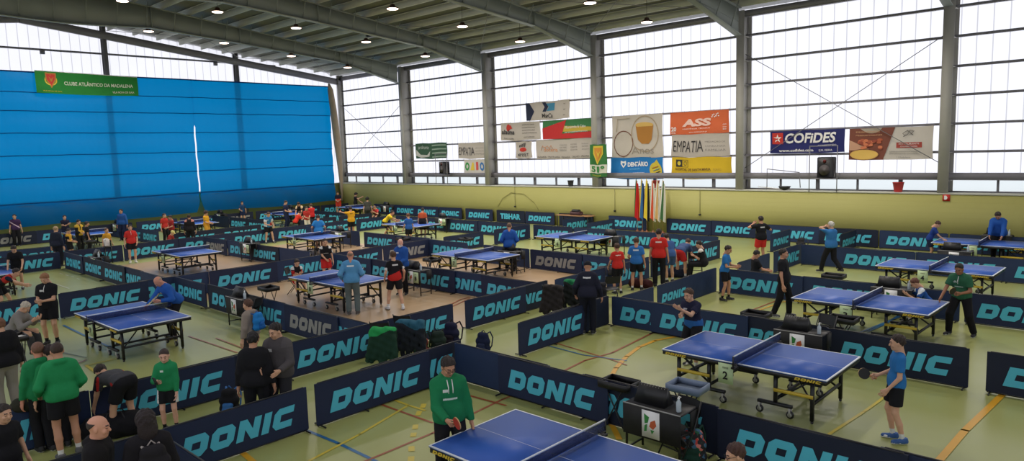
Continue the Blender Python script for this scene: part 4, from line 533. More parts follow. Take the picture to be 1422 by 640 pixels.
# ------------------------------------------------------------------ high-bay lamps
LAMPM = mat('lit_lamp_lens', (255, 226, 205), .5, emit=6.)
LAMPH = mat('brown_lamp_housing', (70, 42, 38), .5)
def lamp0():
    e = empty('pendant_lamp', (0, 0, 0))
    m = MB(); m.tube([(0, 0, .12), (0, 0, 1.29)], .009, DARKMETAL, 6); m.build('cable', e)
    m = MB(); m.lathe([(.06, .16), (.1, .14), (.12, .06), (.24, .02), (.27, -.03), (.25, -.035)], (0, 0, 0), LAMPH, 24); m.build('lamp_housing', e, True)
    m = MB(); m.lathe([(.24, -.036), (.22, -.055), (.12, -.07), (.01, -.075)], (0, 0, 0), LAMPM, 24); m.build('lamp_lens', e, True)
    ld = bpy.data.lights.new('lamp_light', 'SPOT'); ld.energy = 640; ld.spot_size = 2.7; ld.spot_blend = .8; ld.color = (1, .93, .86); ld.shadow_soft_size = .2
    lo = bpy.data.objects.new('bulb', ld); COL.objects.link(lo); lo.parent = e; lo.location = (0, 0, -.12)
    return e
L0 = lamp0()
ROWN = {11: 'ridge row', 15: 'second row below the ridge', 19: 'middle row', 22: 'fourth row', 26: 'row nearest the window wall'}
LX = [-41.7, -39.4, -34.5, -32., -24.9, -17.4, -10, -2.5]
lamps = [(-41.6, 11.4), (-34.5, 11.9), (-26.5, 11.6), (-39.6, 14.8), (-32.4, 15.2), (-24.8, 15.4), (-17, 15.4), (-38.5, 18.3), (-31.8, 18.8), (-24.9, 19.4), (-17, 19.4), (-9, 19.4), (-38.1, 22.1), (-31.1, 22.4), (-24.4, 23.0), (-17.3, 23.3), (-9.5, 23.3), (-37.9, 25.8), (-30.9, 26.2), (-24.0, 26.5), (-16.9, 26.8), (-9.5, 26.8), (-10, 11.5), (-2, 15), (-2, 22)]
cnt = {}
for i, (x, y) in enumerate(sorted(lamps, key=lambda q: (round((q[1]-11)/3.8), q[0]))):
    r_ = min(ROWN, key=lambda k: abs(k-y)); cnt[r_] = cnt.get(r_, 0)+1
    lab = 'lit round pendant lamp in the %s, %s from the curtain end' % (ROWN[r_], ORD[cnt[r_]-1])
    z = zr(y)-1.22
    if i == 0:
        L0.location = (x, y, z); tag(L0, lab, 'lamp', 'pendant lamps under the roof')
    else: clone(L0, (x, y, z), 0, lab)
m = MB(); m.box((0, 0, 0), (.5, .35, .45), BLACK, .04); m.lathe([(.1, -.02), (.15, 0), (.15, .03)], (0, -.18, 0), DARKMETAL, 16, 'Y'); m.tube([(0, 0, .2), (0, 0, .6)], .02, DARKMETAL)
o = m.build('roof_loudspeaker', loc=(-31.3, 22.9, zr(22.9)-.65)); tag(o, 'small black loudspeaker hanging under the roof beside a lit lamp', 'loudspeaker')
# ------------------------------------------------------------------ blue curtain
CB = cloth_translucent('blue_translucent_curtain', (.0, .27, .6), .34, (.004, .12, .33))
CB2 = cloth_translucent('blue_hem_cloth', (.0, .2, .55), .03, (.004, .17, .40))
CBD = cloth_translucent('blue_pleat_seam', (.0, .14, .4), .1, (.003, .09, .25))
def curtain(y0, y1, lab, slit0=False, slit1=False):
    rng = random.Random(int(y1))
    def X(y, z):
        return -44.95+.035*math.sin(y*1.3+z)+.03*math.sin(z*2*math.pi/1.2)+(.05*math.sin(y*3+z*2) if z < 2 else 0)
    def yy(u, z):
        y = y0+(y1-y0)*u
        g = max(0, (1.7-z))/1.2
        if slit0: y += (1-u)*((-.012 if z > 6.3 else .045)+.42*g**1.5)
        if slit1: y -= u*((-.012 if z > 6.3 else .045)+.42*g**1.5)
        return y
    root = None
    for part, z0, z1, mt, nm_ in (('cloth', 2.12, 9.15, CB, 'curtain_cloth'), ('hem', .88, 2.12, CB2, 'curtain_hem')):
        m = MB()
        def f(u, v):
            z = z0+(z1-z0)*v; y = yy(u, z)
            if z0 < 1: z += .05*math.sin(y*.7)*(1-v)
            return (X(y, z), y, z)
        m.grid(f, 60, 36, mt)
        if root is None: root = m.build('sports_curtain', smooth=True); tag(root, lab, 'curtain', 'blue hall curtains')
        else: m.build(nm_, root, True)
    for z in (8.07, 7.08, 5.9, 4.7, 3.5, 2.14):
        m = MB(); pts = [(X(yy(u/30, z), z)+.035, yy(u/30, z), z+.01*math.sin(u)) for u in range(31)]
        m.tube(pts, .022, CBD, 6); m.build('pleat_seam', root, True)
    m = MB(); pts = [(X(yy(u/20, 9.15), 9.15), yy(u/20, 9.15), 9.15) for u in range(21)]; m.tube(pts, .04, CBD, 6); m.build('top_rail', root, True)
    return root
curtain(6.5, 19.05, 'huge translucent blue curtain on the gable, left half behind the green banner', slit1=True)
curtain(19.05, 28.9, 'huge translucent blue curtain on the gable, right half up to the corner', slit0=True)
m = MB(); BG = fabric((168, 152, 130))
m.tube([(-44.6, 28.7, 9.35), (-44.6, 28.8, 8.9), (-44.6, 28.95, 7.5), (-44.6, 29.1, 5.5), (-44.55, 29.2, 3.6), (-44.5, 29.2, 2.2), (-44.5, 29.2, .9)], [.05, .2, .24, .26, .2, .13, .06], BG, 14)
tag(m.build('gathered_curtain', smooth=True), 'narrow beige curtain gathered into a column at the right end of the blue one', 'curtain')

# ------------------------------------------------------------------ banners
def banner(name, x0, z0, x1, z1, rgb, lab, draw=None, grp=None, sag=.03, Y=30.5):
    """cloth hung on the wall, x0..x1, z0 bottom, z1 top; draw gets a map f(u, v, out) with u 0..1 across and v 0..1 up"""
    w_, h_ = x1-x0, z1-z0; ph = x0*1.7
    def base(u, v):
        wob = .02*math.sin(u*9+ph)+.012*math.sin(v*7+u*4+ph)
        return (x0+w_*u+sag*math.sin(v*5+ph)*(1-v)*(1 if u > .5 else -1), Y-.03+wob, z0+h_*v-sag*math.sin(u*math.pi)*(1-v)+.3*sag*math.sin(u*11+ph))
    m = MB(); ct = banner_cloth(rgb); m.grid(base, 24, 10, ct)
    for u in (0, .25, .5, .75, 1): m.tube([base(u, .985), (x0+w_*u, Y-.02, z1+.05)], .008, STEELD, 5)
    o = m.build(name, smooth=True); tag(o, lab, 'banner', grp)
    if draw:
        q = MB()
        def f(u, v, d):
            p = base(u/w_, v/h_); return (p[0], p[1]-d*3-.024, p[2])
        draw(q, f, w_, h_)
        q.build('print', o)
    return o
def rect(q, f, x, y, w, h, m):
    n = max(1, int(w/.25)); 
    for k in range(n):
        a = x+w*k/n; b = x+w*(k+1)/n
        q.add([f(a, y, 0), f(b, y, 0), f(b, y+h, 0), f(a, y+h, 0)], [(0, 1, 2, 3)], m)
def pl(q, f, pts, m, d=0.): q.poly([pts], m, lambda u, v, dd: f(u, v, .001+d))
def disc(q, f, x, y, rx, ry, m, d=0., n=24, rin=0.):
    o = [[(x+rx*math.cos(2*math.pi*k/n), y+ry*math.sin(2*math.pi*k/n)) for k in range(n)]]
    if rin: o.append([(x+rx*rin*math.cos(2*math.pi*k/n), y+ry*rin*math.sin(2*math.pi*k/n)) for k in range(n)][::-1])
    q.poly(o, m, lambda u, v, dd: f(u, v, .001+d))
def greeks(q, f, x, y, w, h, m, rows, seed=1):
    """lines of small lettering too small to read"""
    rng = random.Random(seed); rh = h/rows
    for r in range(rows):
        t = ''.join(rng.choice('aeinorstum') for _ in range(int(w/rh*1.6)))
        text(q, t, m, f, x, y+rh*r+rh*.2, w=w*rng.uniform(.8, 1), h=rh*.55)
P_ = lambda r, g, b: plain((r, g, b), .7)
DK, RED, NAVY, WHT, GRY, TEAL = P_(50, 46, 44), P_(196, 52, 40), P_(34, 42, 70), P_(236, 234, 230), P_(120, 116, 110), P_(70, 140, 175)
def d_mch(q, f, w, h):
    pl(q, f, [(0, 0), (.28, 0), (.62, h*.5), (.28, h), (0, h)], NAVY)
    pl(q, f, [(1.2, h*.45), (1.4, h*.7), (1.2, h*.95), (1.45, h*.95), (1.65, h*.72), (1.45, h*.45)], NAVY, .001)
    pl(q, f, [(1.5, h*.48), (2.1, h*.5), (2.15, h*.9), (1.5, h*.88), (1.68, h*.7)], TEAL)
    text(q, 'MarCa', DK, f, 1.15, h*.12, h=h*.24, bold=.02); 
    for k in range(3): text(q, 'wc', DK, f, w-.4, h*(.15+.3*k), h=h*.06)
def d_atl(q, f, w, h):
    disc(q, f, .62, h*.72, .16, .2, RED); pl(q, f, [(.5, h*.6), (.95, h*.68), (.8, h*.88)], RED, .001)
    text(q, 'alaúna', DK, f, .12, h*.35, w=1.05, h=h*.26, bold=.03); text(q, 'fisio saúde', DK, f, .3, h*.08, w=.8, h=h*.09)
    greeks(q, f, 1.75, h*.32, 1.1, h*.6, DK, 4, 3); greeks(q, f, 1.85, h*.1, .9, h*.14, DK, 1, 5)
def d_rg(q, f, w, h):
    pl(q, f, [(0, 0), (w, 0), (w, h*.34), (w*.4, h*.3), (w*.48, h), (0, h*.6)], P_(196, 44, 44)); pl(q, f, [(w*.42, h*.4), (w, h*.36), (w, h*.56), (w*.44, h*.7)], P_(196, 170, 60), .001)
    pl(q, f, [(.4, h*.3), (.55, h*.45), (.72, h*.62), (.78, h*.8), (.84, h*.62), (1.02, h*.45), (1.15, h*.3)], WHT, .002)
    text(q, 'Moreirinha & Cabo', WHT, f, 1.65, h*.55, w=1.35, h=h*.14); greeks(q, f, 1.65, h*.3, 1.6, h*.14, WHT, 1, 8)
def d_4f(q, f, w, h):
    for k in range(5): pl(q, f, [(.3+.1*k, h*.68), (.36+.1*k, h*.68), (.4+.1*k, h*(.8+.03*k)), (.34+.1*k, h*(.8+.03*k))], DK)
    disc(q, f, .6, h*.52, .27, .12, RED); text(q, '4FEET', DK, f, .22, h*.12, w=.85, h=h*.2, bold=.01)
def d_long(q, f, w, h):
    OR = P_(206, 130, 70)
    q.tube([f(.4+.12*k, h*(.45+.25*abs(math.sin(k*1.3))), .01) for k in range(8)], .015, OR, 5); text(q, 'doceria', OR, f, .6, h*.38, w=1.0, h=h*.2)
    for k in range(3): greeks(q, f, 1.75+.75*k, h*.4, .5, h*.4, GRY, 3, k)
    text(q, 'PADARIA · PASTELARIA · PEIXARIA · TALHO · PRATO', DK, f, .1, h*.06, w=w-.25, h=h*.09)
def shield(q, f, x, y, s, m1, m2):
    pl(q, f, [(x-.3*s, y+.42*s), (x-.3*s, y+.05*s), (x, y-.45*s), (x+.3*s, y+.05*s), (x+.3*s, y+.42*s)], m1, .001)
    pl(q, f, [(x-.24*s, y+.34*s), (x-.22*s, y+.06*s), (x, y-.32*s), (x+.22*s, y+.06*s), (x+.24*s, y+.34*s)], m2, .002)
    pl(q, f, [(x-.12*s, y+.22*s), (x+.02*s, y-.12*s), (x+.16*s, y+.2*s), (x+.02*s, y+.06*s)], m1, .003)
GOLD = mat('gold_print', (176, 120, 46), .6); YEL = P_(212, 190, 60); GRN = P_(52, 134, 62); BRN = P_(110, 64, 44)
def d_51(q, f, w, h):
    rect(q, f, 0, h*.12, w, h*.26, P_(214, 214, 196)); shield(q, f, w*.5, h*.68, 1.05, YEL, P_(206, 140, 50)); text(q, '51º', GRN, f, .12, h*.15, w=.78, h=h*.19, bold=.04)
    greeks(q, f, .15, h*.02, .7, h*.08, YEL, 1, 4)
def d_50(q, f, w, h):
    disc(q, f, w*.66, h*.55, w*.27, h*.42, P_(170, 150, 120), 0, 32, .94); disc(q, f, w*.24, h*.34, w*.2, h*.31, BRN, 0, 32, .93)
    for a, b in (((.1, .62), (.12, .92)), ((.12, .92), (.38, .94))): 
        q.bar(f(w*a[0], h*a[1], .01), f(w*b[0], h*b[1], .01), .03, .03, P_(190, 176, 150))
    pl(q, f, [(w*.48, h*.76), (w*.53, h*.42), (w*.6, h*.32), (w*.73, h*.32), (w*.79, h*.42), (w*.83, h*.76)], GOLD, .001); disc(q, f, w*.655, h*.76, w*.175, h*.06, P_(214, 176, 96), .003)
    pl(q, f, [(w*.53, h*.7), (w*.57, h*.42), (w*.65, h*.36), (w*.73, h*.42), (w*.77, h*.7)], P_(206, 160, 80), .002); pl(q, f, [(w*.62, h*.46), (w*.7, h*.66), (w*.66, h*.42)], BRN, .004)
    text(q, 'Anos', P_(150, 140, 126), f, w*.42, h*.09, w=w*.4, h=h*.17)
def d_dent(q, f, w, h):
    pl(q, f, [(.8, h*.52), (.62, h*.7), (.64, h*.86), (.8, h*.82), (.96, h*.86), (.98, h*.7)], WHT); pl(q, f, [(.8, h*.6), (.7, h*.72), (.8, h*.76), (.9, h*.72)], P_(38, 120, 186), .001)
    text(q, 'DENTÁRIO', WHT, f, 1.08, h*.58, w=1.2, h=h*.26, bold=.04); text(q, 'ermesinde', P_(120, 190, 225), f, 1.2, h*.44, w=.6, h=h*.08)
    greeks(q, f, .8, h*.08, 1.3, h*.26, WHT, 2, 6); disc(q, f, w-.42, h*.4, .36, .4, YEL, .001, 24); pl(q, f, [(w-.7, h*.55), (w-.35, h*.9), (w-.1, h*.55)], YEL, .002)
    for k in range(3): q.bar(f(w-.6+.05*k, h*(.5-.12*k), .01), f(w-.25+.05*k, h*(.6-.12*k), .01), .02, .03, (P_(190, 120, 70), TEAL, NAVY)[k])
def d_ass(q, f, w, h):
    text(q, 'ASS', P_(236, 200, 186), f, .68, h*.34, w=1.45, h=h*.34, bold=.05, shear=.15); text(q, 'ASSISTÊNCIA TÉCNICA', WHT, f, .7, h*.22, w=1.4, h=h*.06)
    for k in range(8): disc(q, f, 2.2+.1*(k % 4)+.03*(k//4), h*(.72+.18*((k*3) % 5)/5), .035, .03, WHT, 0, 8)
    text(q, '20', WHT, f, .08, h*.14, w=.28, h=h*.2, bold=.03); text(q, 'anos', WHT, f, .1, h*.04, w=.22, h=h*.06); text(q, 'www.assistencia.pt', WHT, f, 1.05, h*.06, w=.9, h=h*.06)
    greeks(q, f, w-.3, h*.12, .2, h*.3, WHT, 3, 2)
def d_emp(q, f, w, h):
    text(q, 'EMPATIA', DK, f, w*.04, h*.22, w=w*.52, h=h*.5); 
    for k, t in enumerate(('FAMILIAR', 'CONSULTÓRIA', 'MEDIAÇÃO DE')): text(q, t, GRY, f, w*.6, h*(.24+.18*k), w=w*.34, h=h*.09)
def d_hosp(q, f, w, h):
    rect(q, f, .24, h*.55, .34, h*.34, DK); q.tube([f(*p, .01) for p in ((.58, h*.56), (.9, h*.56), (.9, h*.88), (.58, h*.88))], .012, DK, 5); disc(q, f, .41, h*.72, .09, .1, YEL, .004, 12); disc(q, f, .74, h*.72, .08, .1, DK, .001, 16, .75)
    text(q, 'HOSPITAL DE SANTA MARIA', P_(96, 66, 30), f, .22, h*.38, w=1.85, h=h*.12, bold=.02); text(q, 'PORTO', P_(170, 140, 60), f, 2.2, h*.38, w=.4, h=h*.1); text(q, 'dedicada a si', DK, f, .22, h*.16, w=.9, h=h*.12); greeks(q, f, 1.3, h*.14, 1.5, h*.12, P_(170, 140, 60), 1, 3)
def d_cof(q, f, w, h):
    rect(q, f, .1, h*.42, .48, h*.5, RED)
    st = [(.34+(.19 if k % 2 == 0 else .07)*math.sin(k*math.pi/5), h*.67+(.19 if k % 2 == 0 else .07)*math.cos(k*math.pi/5)) for k in range(10)]; pl(q, f, st, WHT, .003)
    text(q, 'COFiDES', WHT, f, .64, h*.44, w=2.1, h=h*.44, bold=.03, shear=.15); text(q, 'COMPETIÇÃO', WHT, f, 2.05, h*.27, w=.75, h=h*.1, shear=.2); text(q, 'www.cofides.com', WHT, f, .42, h*.07, w=1.45, h=h*.12, bold=.02); text(q, 'S.M. FEIRA', WHT, f, 2.1, h*.07, w=.55, h=h*.09)
def d_rest(q, f, w, h):
    pl(q, f, [(0, 0), (w*.43, 0), (w*.56, h), (0, h)], P_(120, 66, 50)); pl(q, f, [(0, h*.3), (w*.44, h*.34), (w*.48, h*.62), (0, h*.68)], P_(196, 150, 120), .001)
    disc(q, f, w*.19, h*.17, w*.17, h*.15, P_(226, 186, 96), .004, 20); disc(q, f, w*.19, h*.17, w*.19, h*.18, P_(90, 50, 40), .002, 20); disc(q, f, w*.19, h*.17, w*.18, h*.165, P_(214, 160, 90), .003, 20)
    for k in range(26):
        r_ = random.Random(k); disc(q, f, w*(.1+.3*r_.random()), h*(.36+.28*r_.random()), .09, .06, P_(*((150, 70, 50), (206, 120, 80), (176, 90, 60))[k % 3]), .003+.0004*k, 7)
    greeks(q, f, .25, h*.74, 1.1, h*.2, P_(206, 160, 120), 2, 7)
    q.tube([f(w*.72+.22*math.cos(t*.5)*(1 if t % 2 else .5), h*(.8)+.12*math.sin(t*.9), .01) for t in range(12)], .012, GRY, 5); text(q, 'BEM', GRY, f, w*.7, h*.84, h=h*.07); text(q, 'ME QUER', GRY, f, w*.68, h*.74, w=.25, h=h*.05)
    rect(q, f, w*.58, h*.36, w*.3, h*.17, P_(170, 70, 60)); text(q, 'RESTAURANTE', WHT, f, w*.61, h*.46, w=w*.24, h=h*.05); text(q, 'CHURRASQUEIRA', WHT, f, w*.63, h*.38, w=w*.2, h=h*.045)
    greeks(q, f, w*.5, h*.15, w*.42, h*.14, GRY, 2, 9); text(q, '* Madalena', GRY, f, w*.58, h*.05, w=.5, h=h*.05)
def d_grn(q, f, w, h):
    pl(q, f, [(.05, h*.2), (.5, h*.05), (1.4, h*.15), (1.55, h*.5), (1.2, h*.25), (.5, h*.25), (.1, h*.6)], P_(200, 200, 190)); text(q, 'jardinarte', P_(190, 196, 186), f, .3, h*.55, w=1.1, h=h*.3)
    for k in range(4): rect(q, f, 1.7, h*(.08+.24*k), w-1.75, h*.08, P_(150, 170, 150))
def d_gaia(q, f, w, h):
    disc(q, f, .3, h*.6, .2, .25, P_(56, 150, 70), 0, 20, .5); pl(q, f, [(.62, h*.4), (.78, h*.85), (.9, h*.85), (1.0, h*.4)], P_(222, 196, 70)); rect(q, f, 1.12, h*.4, .18, h*.45, P_(206, 80, 70)); disc(q, f, 1.62, h*.6, .19, .25, P_(60, 120, 180), 0, 20, .5)
    greeks(q, f, .2, h*.12, 1.2, h*.1, GRY, 1, 2)
OFF = (190, 180, 164)
BDEF = dict(
 mch=('MarCa', OFF, 'cream banner with a dark chevron and blue flag shape, topmost on the window wall', d_mch),
 atleta=('a', OFF, 'cream banner with a red figure over dark script, left of the red and green one', d_atl),
 rg=('r', (62, 120, 70), 'red and green banner with a white crest, beside the second wide column', d_rg),
 fourfeet=('4', OFF, 'small square cream banner with a red foot sole and digit four', d_4f),
 long=('l', OFF, 'long cream banner with orange script under the red and green one', d_long),
 b51=('5', (64, 130, 66), 'narrow green upright banner with a yellow shield hung on a column', d_51),
 b50=('50', (196, 186, 168), 'large square cream banner with a gold cup and big fifty numerals', d_50),
 dent=('d', (38, 122, 184), 'blue banner with a white tooth heart and a yellow drop', d_dent),
 orange=('o', (214, 104, 60), 'orange banner with blocky white letters above a cream one', d_ass),
 emp=('e', OFF, 'cream banner with tall thin dark capitals between orange and yellow banners', d_emp),
 hosp=('h', (214, 178, 40), 'yellow banner with brown lettering and two small square emblems', d_hosp),
 cof=('c', (36, 40, 96), 'navy blue banner with slanted white capitals and a red star square', d_cof),
 rest=('rs', (196, 188, 172), 'restaurant banner with a food picture on its left half', d_rest),
 green=('g', (60, 90, 66), 'dark green and grey banner furthest left on the window wall', d_grn),
 emp2=('e', OFF, 'cream banner with tall thin dark capitals above the small loudspeaker bay', d_emp),
 gaia=('ga', (206, 200, 186), 'small white banner with four coloured letters beside the loudspeaker', d_gaia))
for k, (x0, z0, x1, z1) in BANNERS.items():
    _, rgb, lab, dr = BDEF[k]
    banner('advertising_banner', x0, z0, x1, z1, rgb, lab, dr, 'advertising banners', sag=.02 if k in ('cof', 'rest', 'orange') else .045, Y=30.5 if k != 'b51' else 29.97)
# green club banner over the curtain (gable wall): map x along +Y
def club_banner():
    y0, y1, z0, z1, X = 10.72, 15.85, 8.1, 9.17, -44.75
    def base(u, v): return (X+.03*math.sin(u*14)+.02*math.sin(v*6+u*5), y0+(y1-y0)*u, z0+(z1-z0)*v-.06*math.sin(u*math.pi)*(1-v)+.1*(1-u)*v-.05)
    m = MB(); m.grid(base, 30, 8, fabric((46, 130, 60), .3)); m.tube([base(u/10, 1) for u in range(11)], .02, WHITE, 6)
    o = m.build('club_banner', smooth=True); tag(o, 'long green banner with white lettering hung at the top of the blue curtain', 'banner')
    q = MB(); w_, h_ = y1-y0, z1-z0
    def f(u, v, d): p = base(u/w_, v/h_); return (p[0]+d+.006, p[1], p[2])
    shield(q, f, .72, h_*.6, .85, GOLD, RED); disc(q, f, .72, h_*.6, .3, .26, YEL, .0, 16, .8)
    text(q, 'CLUBE ATLÂNTICO DA MADALENA', P_(210, 220, 200), f, 1.35, h_*.42, w=3.5, h=.22, bold=.02); text(q, 'VILA NOVA DE GAIA', P_(200, 210, 190), f, 3.75, h_*.12, w=1.15, h=.11, bold=.02); text(q, 'VILA NOVA DE GAIA', YEL, f, .3, h_*.08, w=.9, h=.06)
    q.build('print', o)
club_banner()
# ------------------------------------------------------------------ court barriers
NAVYC = [mat('navy_barrier_cloth_%d' % i, c, .62, bump=.45, bscale=3.2, var=.12, vscale=2.2, spec=.35) for i, c in enumerate([(30, 40, 70), (36, 52, 86), (24, 32, 54)])]
CYAN = mat('cyan_print', (80, 186, 212), .6); GREYP = mat('faded_grey_print', (142, 142, 140), .6)
_BP = {}
def barrier(L, style, tone, x, y, rz, label):
    """cloth panel 0.72 m high on a black tube frame; origin at the left end, panel runs along local +X and its face looks to local -Y"""
    key = (round(L, 1), style, tone); H_ = .70
    if key not in _BP:
        e = empty('court_barrier', (0, 0, 0)); ct = NAVYC[tone]; rg = random.Random(hash(key) % 999)
        a1, a2 = rg.uniform(.003, .009), rg.uniform(0, 6)
        def face(sgn):
            def f(u, v): return (L*u, sgn*(-.014)+a1*math.sin(u*8+v*4+a2)*math.sin(v*math.pi)*math.sin(u*math.pi), .035+(H_-.035)*v-.012*math.sin(u*math.pi)*v)
            return f
        m = MB(); F1, F2 = face(1), face(-1)
        m.grid(lambda u, v: F1(u, v), 14, 5, ct); m.grid(lambda u, v: F2(1-u, v), 14, 5, ct)
        m.grid(lambda u, v: (L*u, -.014+.028*v, F1(u, 1)[2]), 14, 1, ct)
        for u in (0, 1): m.grid(lambda a, b: (L*u, (.014-.028*a)*(1 if u == 0 else -1), .035+(H_-.035)*b), 1, 1, ct)
        m.build('cloth', e, True)
        m = MB(); r = .011
        pts = [(.02, 0, .02), (.02, 0, H_-.03), (.05, 0, H_+.004), (L-.05, 0, H_+.004), (L-.02, 0, H_-.03), (L-.02, 0, .02)]
        m.tube(pts, r, DARKMETAL, 6); m.tube([(.02, 0, .02), (L-.02, 0, .02)], r, DARKMETAL, 6); m.build('frame', e)
        for xx in (.06, L-.06):
            m = MB(); m.tube([(xx, -.16, .012), (xx, -.15, .02), (xx, .15, .02), (xx, .16, .012)], .012, DARKMETAL, 6); m.build('foot', e)
        if style in ('c', 'g'):
            m = MB(); w_ = min(1.86, L*.8); h_ = w_/5.55; mt = CYAN if style == 'c' else GREYP
            x0 = (L-w_)/2
            donic(m, mt, lambda u, v, d: (u, F1(u/L, (v-.035)/(H_-.035))[1]-d, F1(u/L, (v-.035)/(H_-.035))[2]), x0, .34-h_/2, w_, h_)
            donic(m, mt, lambda u, v, d: (L-u, F2(1-u/L, (v-.035)/(H_-.035))[1]+d, F2(1-u/L, (v-.035)/(H_-.035))[2]), x0, .34-h_/2, w_, h_)
            m.build('lettering', e)
        elif style == 't':
            m = MB(); text(m, 'TIBHAR', CYAN, lambda u, v, d: (u, -.022-d, v), L*.14, .2, w=L*.72, h=.33, bold=.05); m.build('lettering', e)
        _BP[key] = e; e.location = (x, y, 0); e.rotation_euler = (0, 0, rz); tag(e, label, 'barrier', 'court barriers')
        return e
    return clone(_BP[key], (x, y, 0), rz, label, 'court barriers')
for desc, axis, c0, panels in BARRIERS:
    n = len(panels)
    for i, (s, e_, style, tone, off) in enumerate(panels):
        wd = {'c': 'cyan lettering', 'g': 'grey lettering', 't': 'cyan capitals', 'p': 'blank'}[style]
        lab = 'navy barrier, %s, %s, %s from left' % (wd, desc, ORD[i])
        if n == 1: lab = 'navy barrier, %s, %s' % (wd, desc)
        assert len(lab.split()) <= 16, lab
        if axis == 'x': barrier(e_-s, style, tone, s, c0+off, 0, lab)
        else: barrier(e_-s, style, tone, c0-off, s, math.pi/2, lab)

# ------------------------------------------------------------------ table tennis tables
BLUE = mat('blue_table_top', (52, 94, 180), .42, var=.04, spec=.4); LINEW = plain((225, 230, 236), .35); YBAR = mat('yellow_bar', (206, 176, 58), .45)
NETM = mat('dark_net_mesh', (20, 34, 92), .8)
def net_mat():
    m = bpy.data.materials.new('woven_net'); m.use_nodes = True; nt = m.node_tree; b = nt.nodes['Principled BSDF']
    b.inputs['Base Color'].default_value = (.012, .025, .11, 1); b.inputs['Roughness'].default_value = .8
    tc = nt.nodes.new('ShaderNodeTexCoord'); w1 = nt.nodes.new('ShaderNodeTexNoise'); w1.inputs['Scale'].default_value = 160
    nt.links.new(tc.outputs['Object'], w1.inputs['Vector'])
    mr = nt.nodes.new('ShaderNodeMapRange'); mr.inputs[1].default_value = .35; mr.inputs[2].default_value = .65; mr.inputs[3].default_value = .45; mr.inputs[4].default_value = .95
    nt.links.new(w1.outputs['Fac'], mr.inputs[0]); nt.links.new(mr.outputs[0], b.inputs['Alpha'])
    return m
NET = net_mat()
def make_table():
    e = empty('table_tennis_table', (0, 0, 0))
    for s in (-1, 1):
        tp = MB(); tp.box((s*.687, 0, .748), (1.366, 1.525, .022), BLUE)
        top = tp.build('table_top', e)
        ln = MB(); z = .7605
        def q(x0, y0, x1, y1): ln.add([(min(s*x0, s*x1), y0, z), (max(s*x0, s*x1), y0, z), (max(s*x0, s*x1), y1, z), (min(s*x0, s*x1), y1, z)], [(0, 1, 2, 3)], LINEW)
        q(.01, -.7625, 1.37, -.742); q(.01, .742, 1.37, .7625); q(1.35, -.742, 1.37, .742); q(.01, -.0025, 1.35, .0025)
        ln.box((s*1.371, 0, .752), (.004, 1.527, .016), LINEW)
        for y in (-.7635, .7635): ln.box((s*.69, y, .754), (1.36, .003, .012), LINEW)
        ln.build('line_markings', top)
        ap = MB()
        for y in (-.745, .745): ap.box((s*.69, y, .706), (1.33, .03, .06), BLACK)
        for x in (.04, 1.345): ap.box((s*x, 0, .706), (.03, 1.49, .06), BLACK)
        ap.build('apron', e)
        lt = MB()
        for sg in (-1, 1):
            f = (lambda u, v, d: (u, -.762-d, v)) if sg < 0 else (lambda u, v, d: (-u, .762+d, v))
            xs = (s*1.1 if sg < 0 else -s*1.1)
            donic(lt, YBAR, f, xs-.2, .685, .4, .045)
        lt.build('apron_lettering', e)
        for y in (-.62, .62):
            m = MB(); m.box((s*1.12, y, .365), (.05, .05, .64), BLACK); m.box((s*1.12, y, .022), (.04, .04, .044), DARKMETAL, .01); m.build('outer_leg', e)
            m = MB(); m.box((s*.56, y, .44), (.05, .05, .5), BLACK); m.build('inner_leg', e)
            m = MB(); m.bar((s*.5, y, .62), (s*1.1, y, .2), .02, .03, BLACK) if y > 0 else m.bar((s*.62, y+.05, .3), (s*1.1, y+.05, .66), .02, .03, BLACK); m.build('brace', e)
            m = MB(); m.bar((s*1.14, y*1.03, .42), (s*.54, y*1.03, .42), .035, .05, YBAR, (0, 0, 1)); m.build('yellow_side_bar', e)
            m = MB(); m.bar((s*.28, y, .19), (s*.82, y, .19), .06, .045, BLACK)
            bar = m.build('castor_bar', e)
            for xx in (.31, .79):
                m = MB(); m.lathe([(.02, -.022), (.056, -.02), (.062, 0), (.056, .02), (.02, .022)], (s*xx, y, .062), DARKMETAL, 14, 'Y'); m.lathe([(.035, -.024), (.035, .024)], (s*xx, y, .062), STEEL, 12, 'Y')
                m.bar((s*xx, y-.035, .06), (s*xx, y-.035, .17), .03, .008, STEEL); m.bar((s*xx, y+.035, .06), (s*xx, y+.035, .17), .03, .008, STEEL); m.build('castor', bar, True)
        m = MB()
        for x, z in ((1.12, .3), (.56, .26), (.56, .6)): m.bar((s*x, -.62, z), (s*x, .62, z), .035, .04, BLACK)
        m.bar((s*1.12, -.6, .3), (s*.56, 0, .62), .02, .02, BLACK); m.build('cross_bars', e)
    m = MB(); m.box((0, 0, .826), (.006, 1.80, .118), NET); n = m.build('net', e)
    m = MB(); m.box((0, 0, .905), (.014, 1.83, .016), LINEW); m.build('net_tape', n)
    for y in (-.915, .915):
        m = MB(); m.tube([(0, y, .70), (0, y, .912)], .012, BLACK, 8); m.box((0, y*.93, .72), (.07, .14, .03), BLACK); m.box((0, y*.93, .765), (.05, .1, .012), DARKMETAL); m.build('net_post', e)
    return e
T0 = make_table()
for i, (x, y, rz, num, lab) in enumerate(TABLES):
    o = T0 if i == 0 else copy_tree(T0)
    o.location = (x, y, 0); o.rotation_euler = (0, 0, rz); tag(o, lab, 'table', 'table tennis tables')
CARD = plain((186, 206, 160), .6)
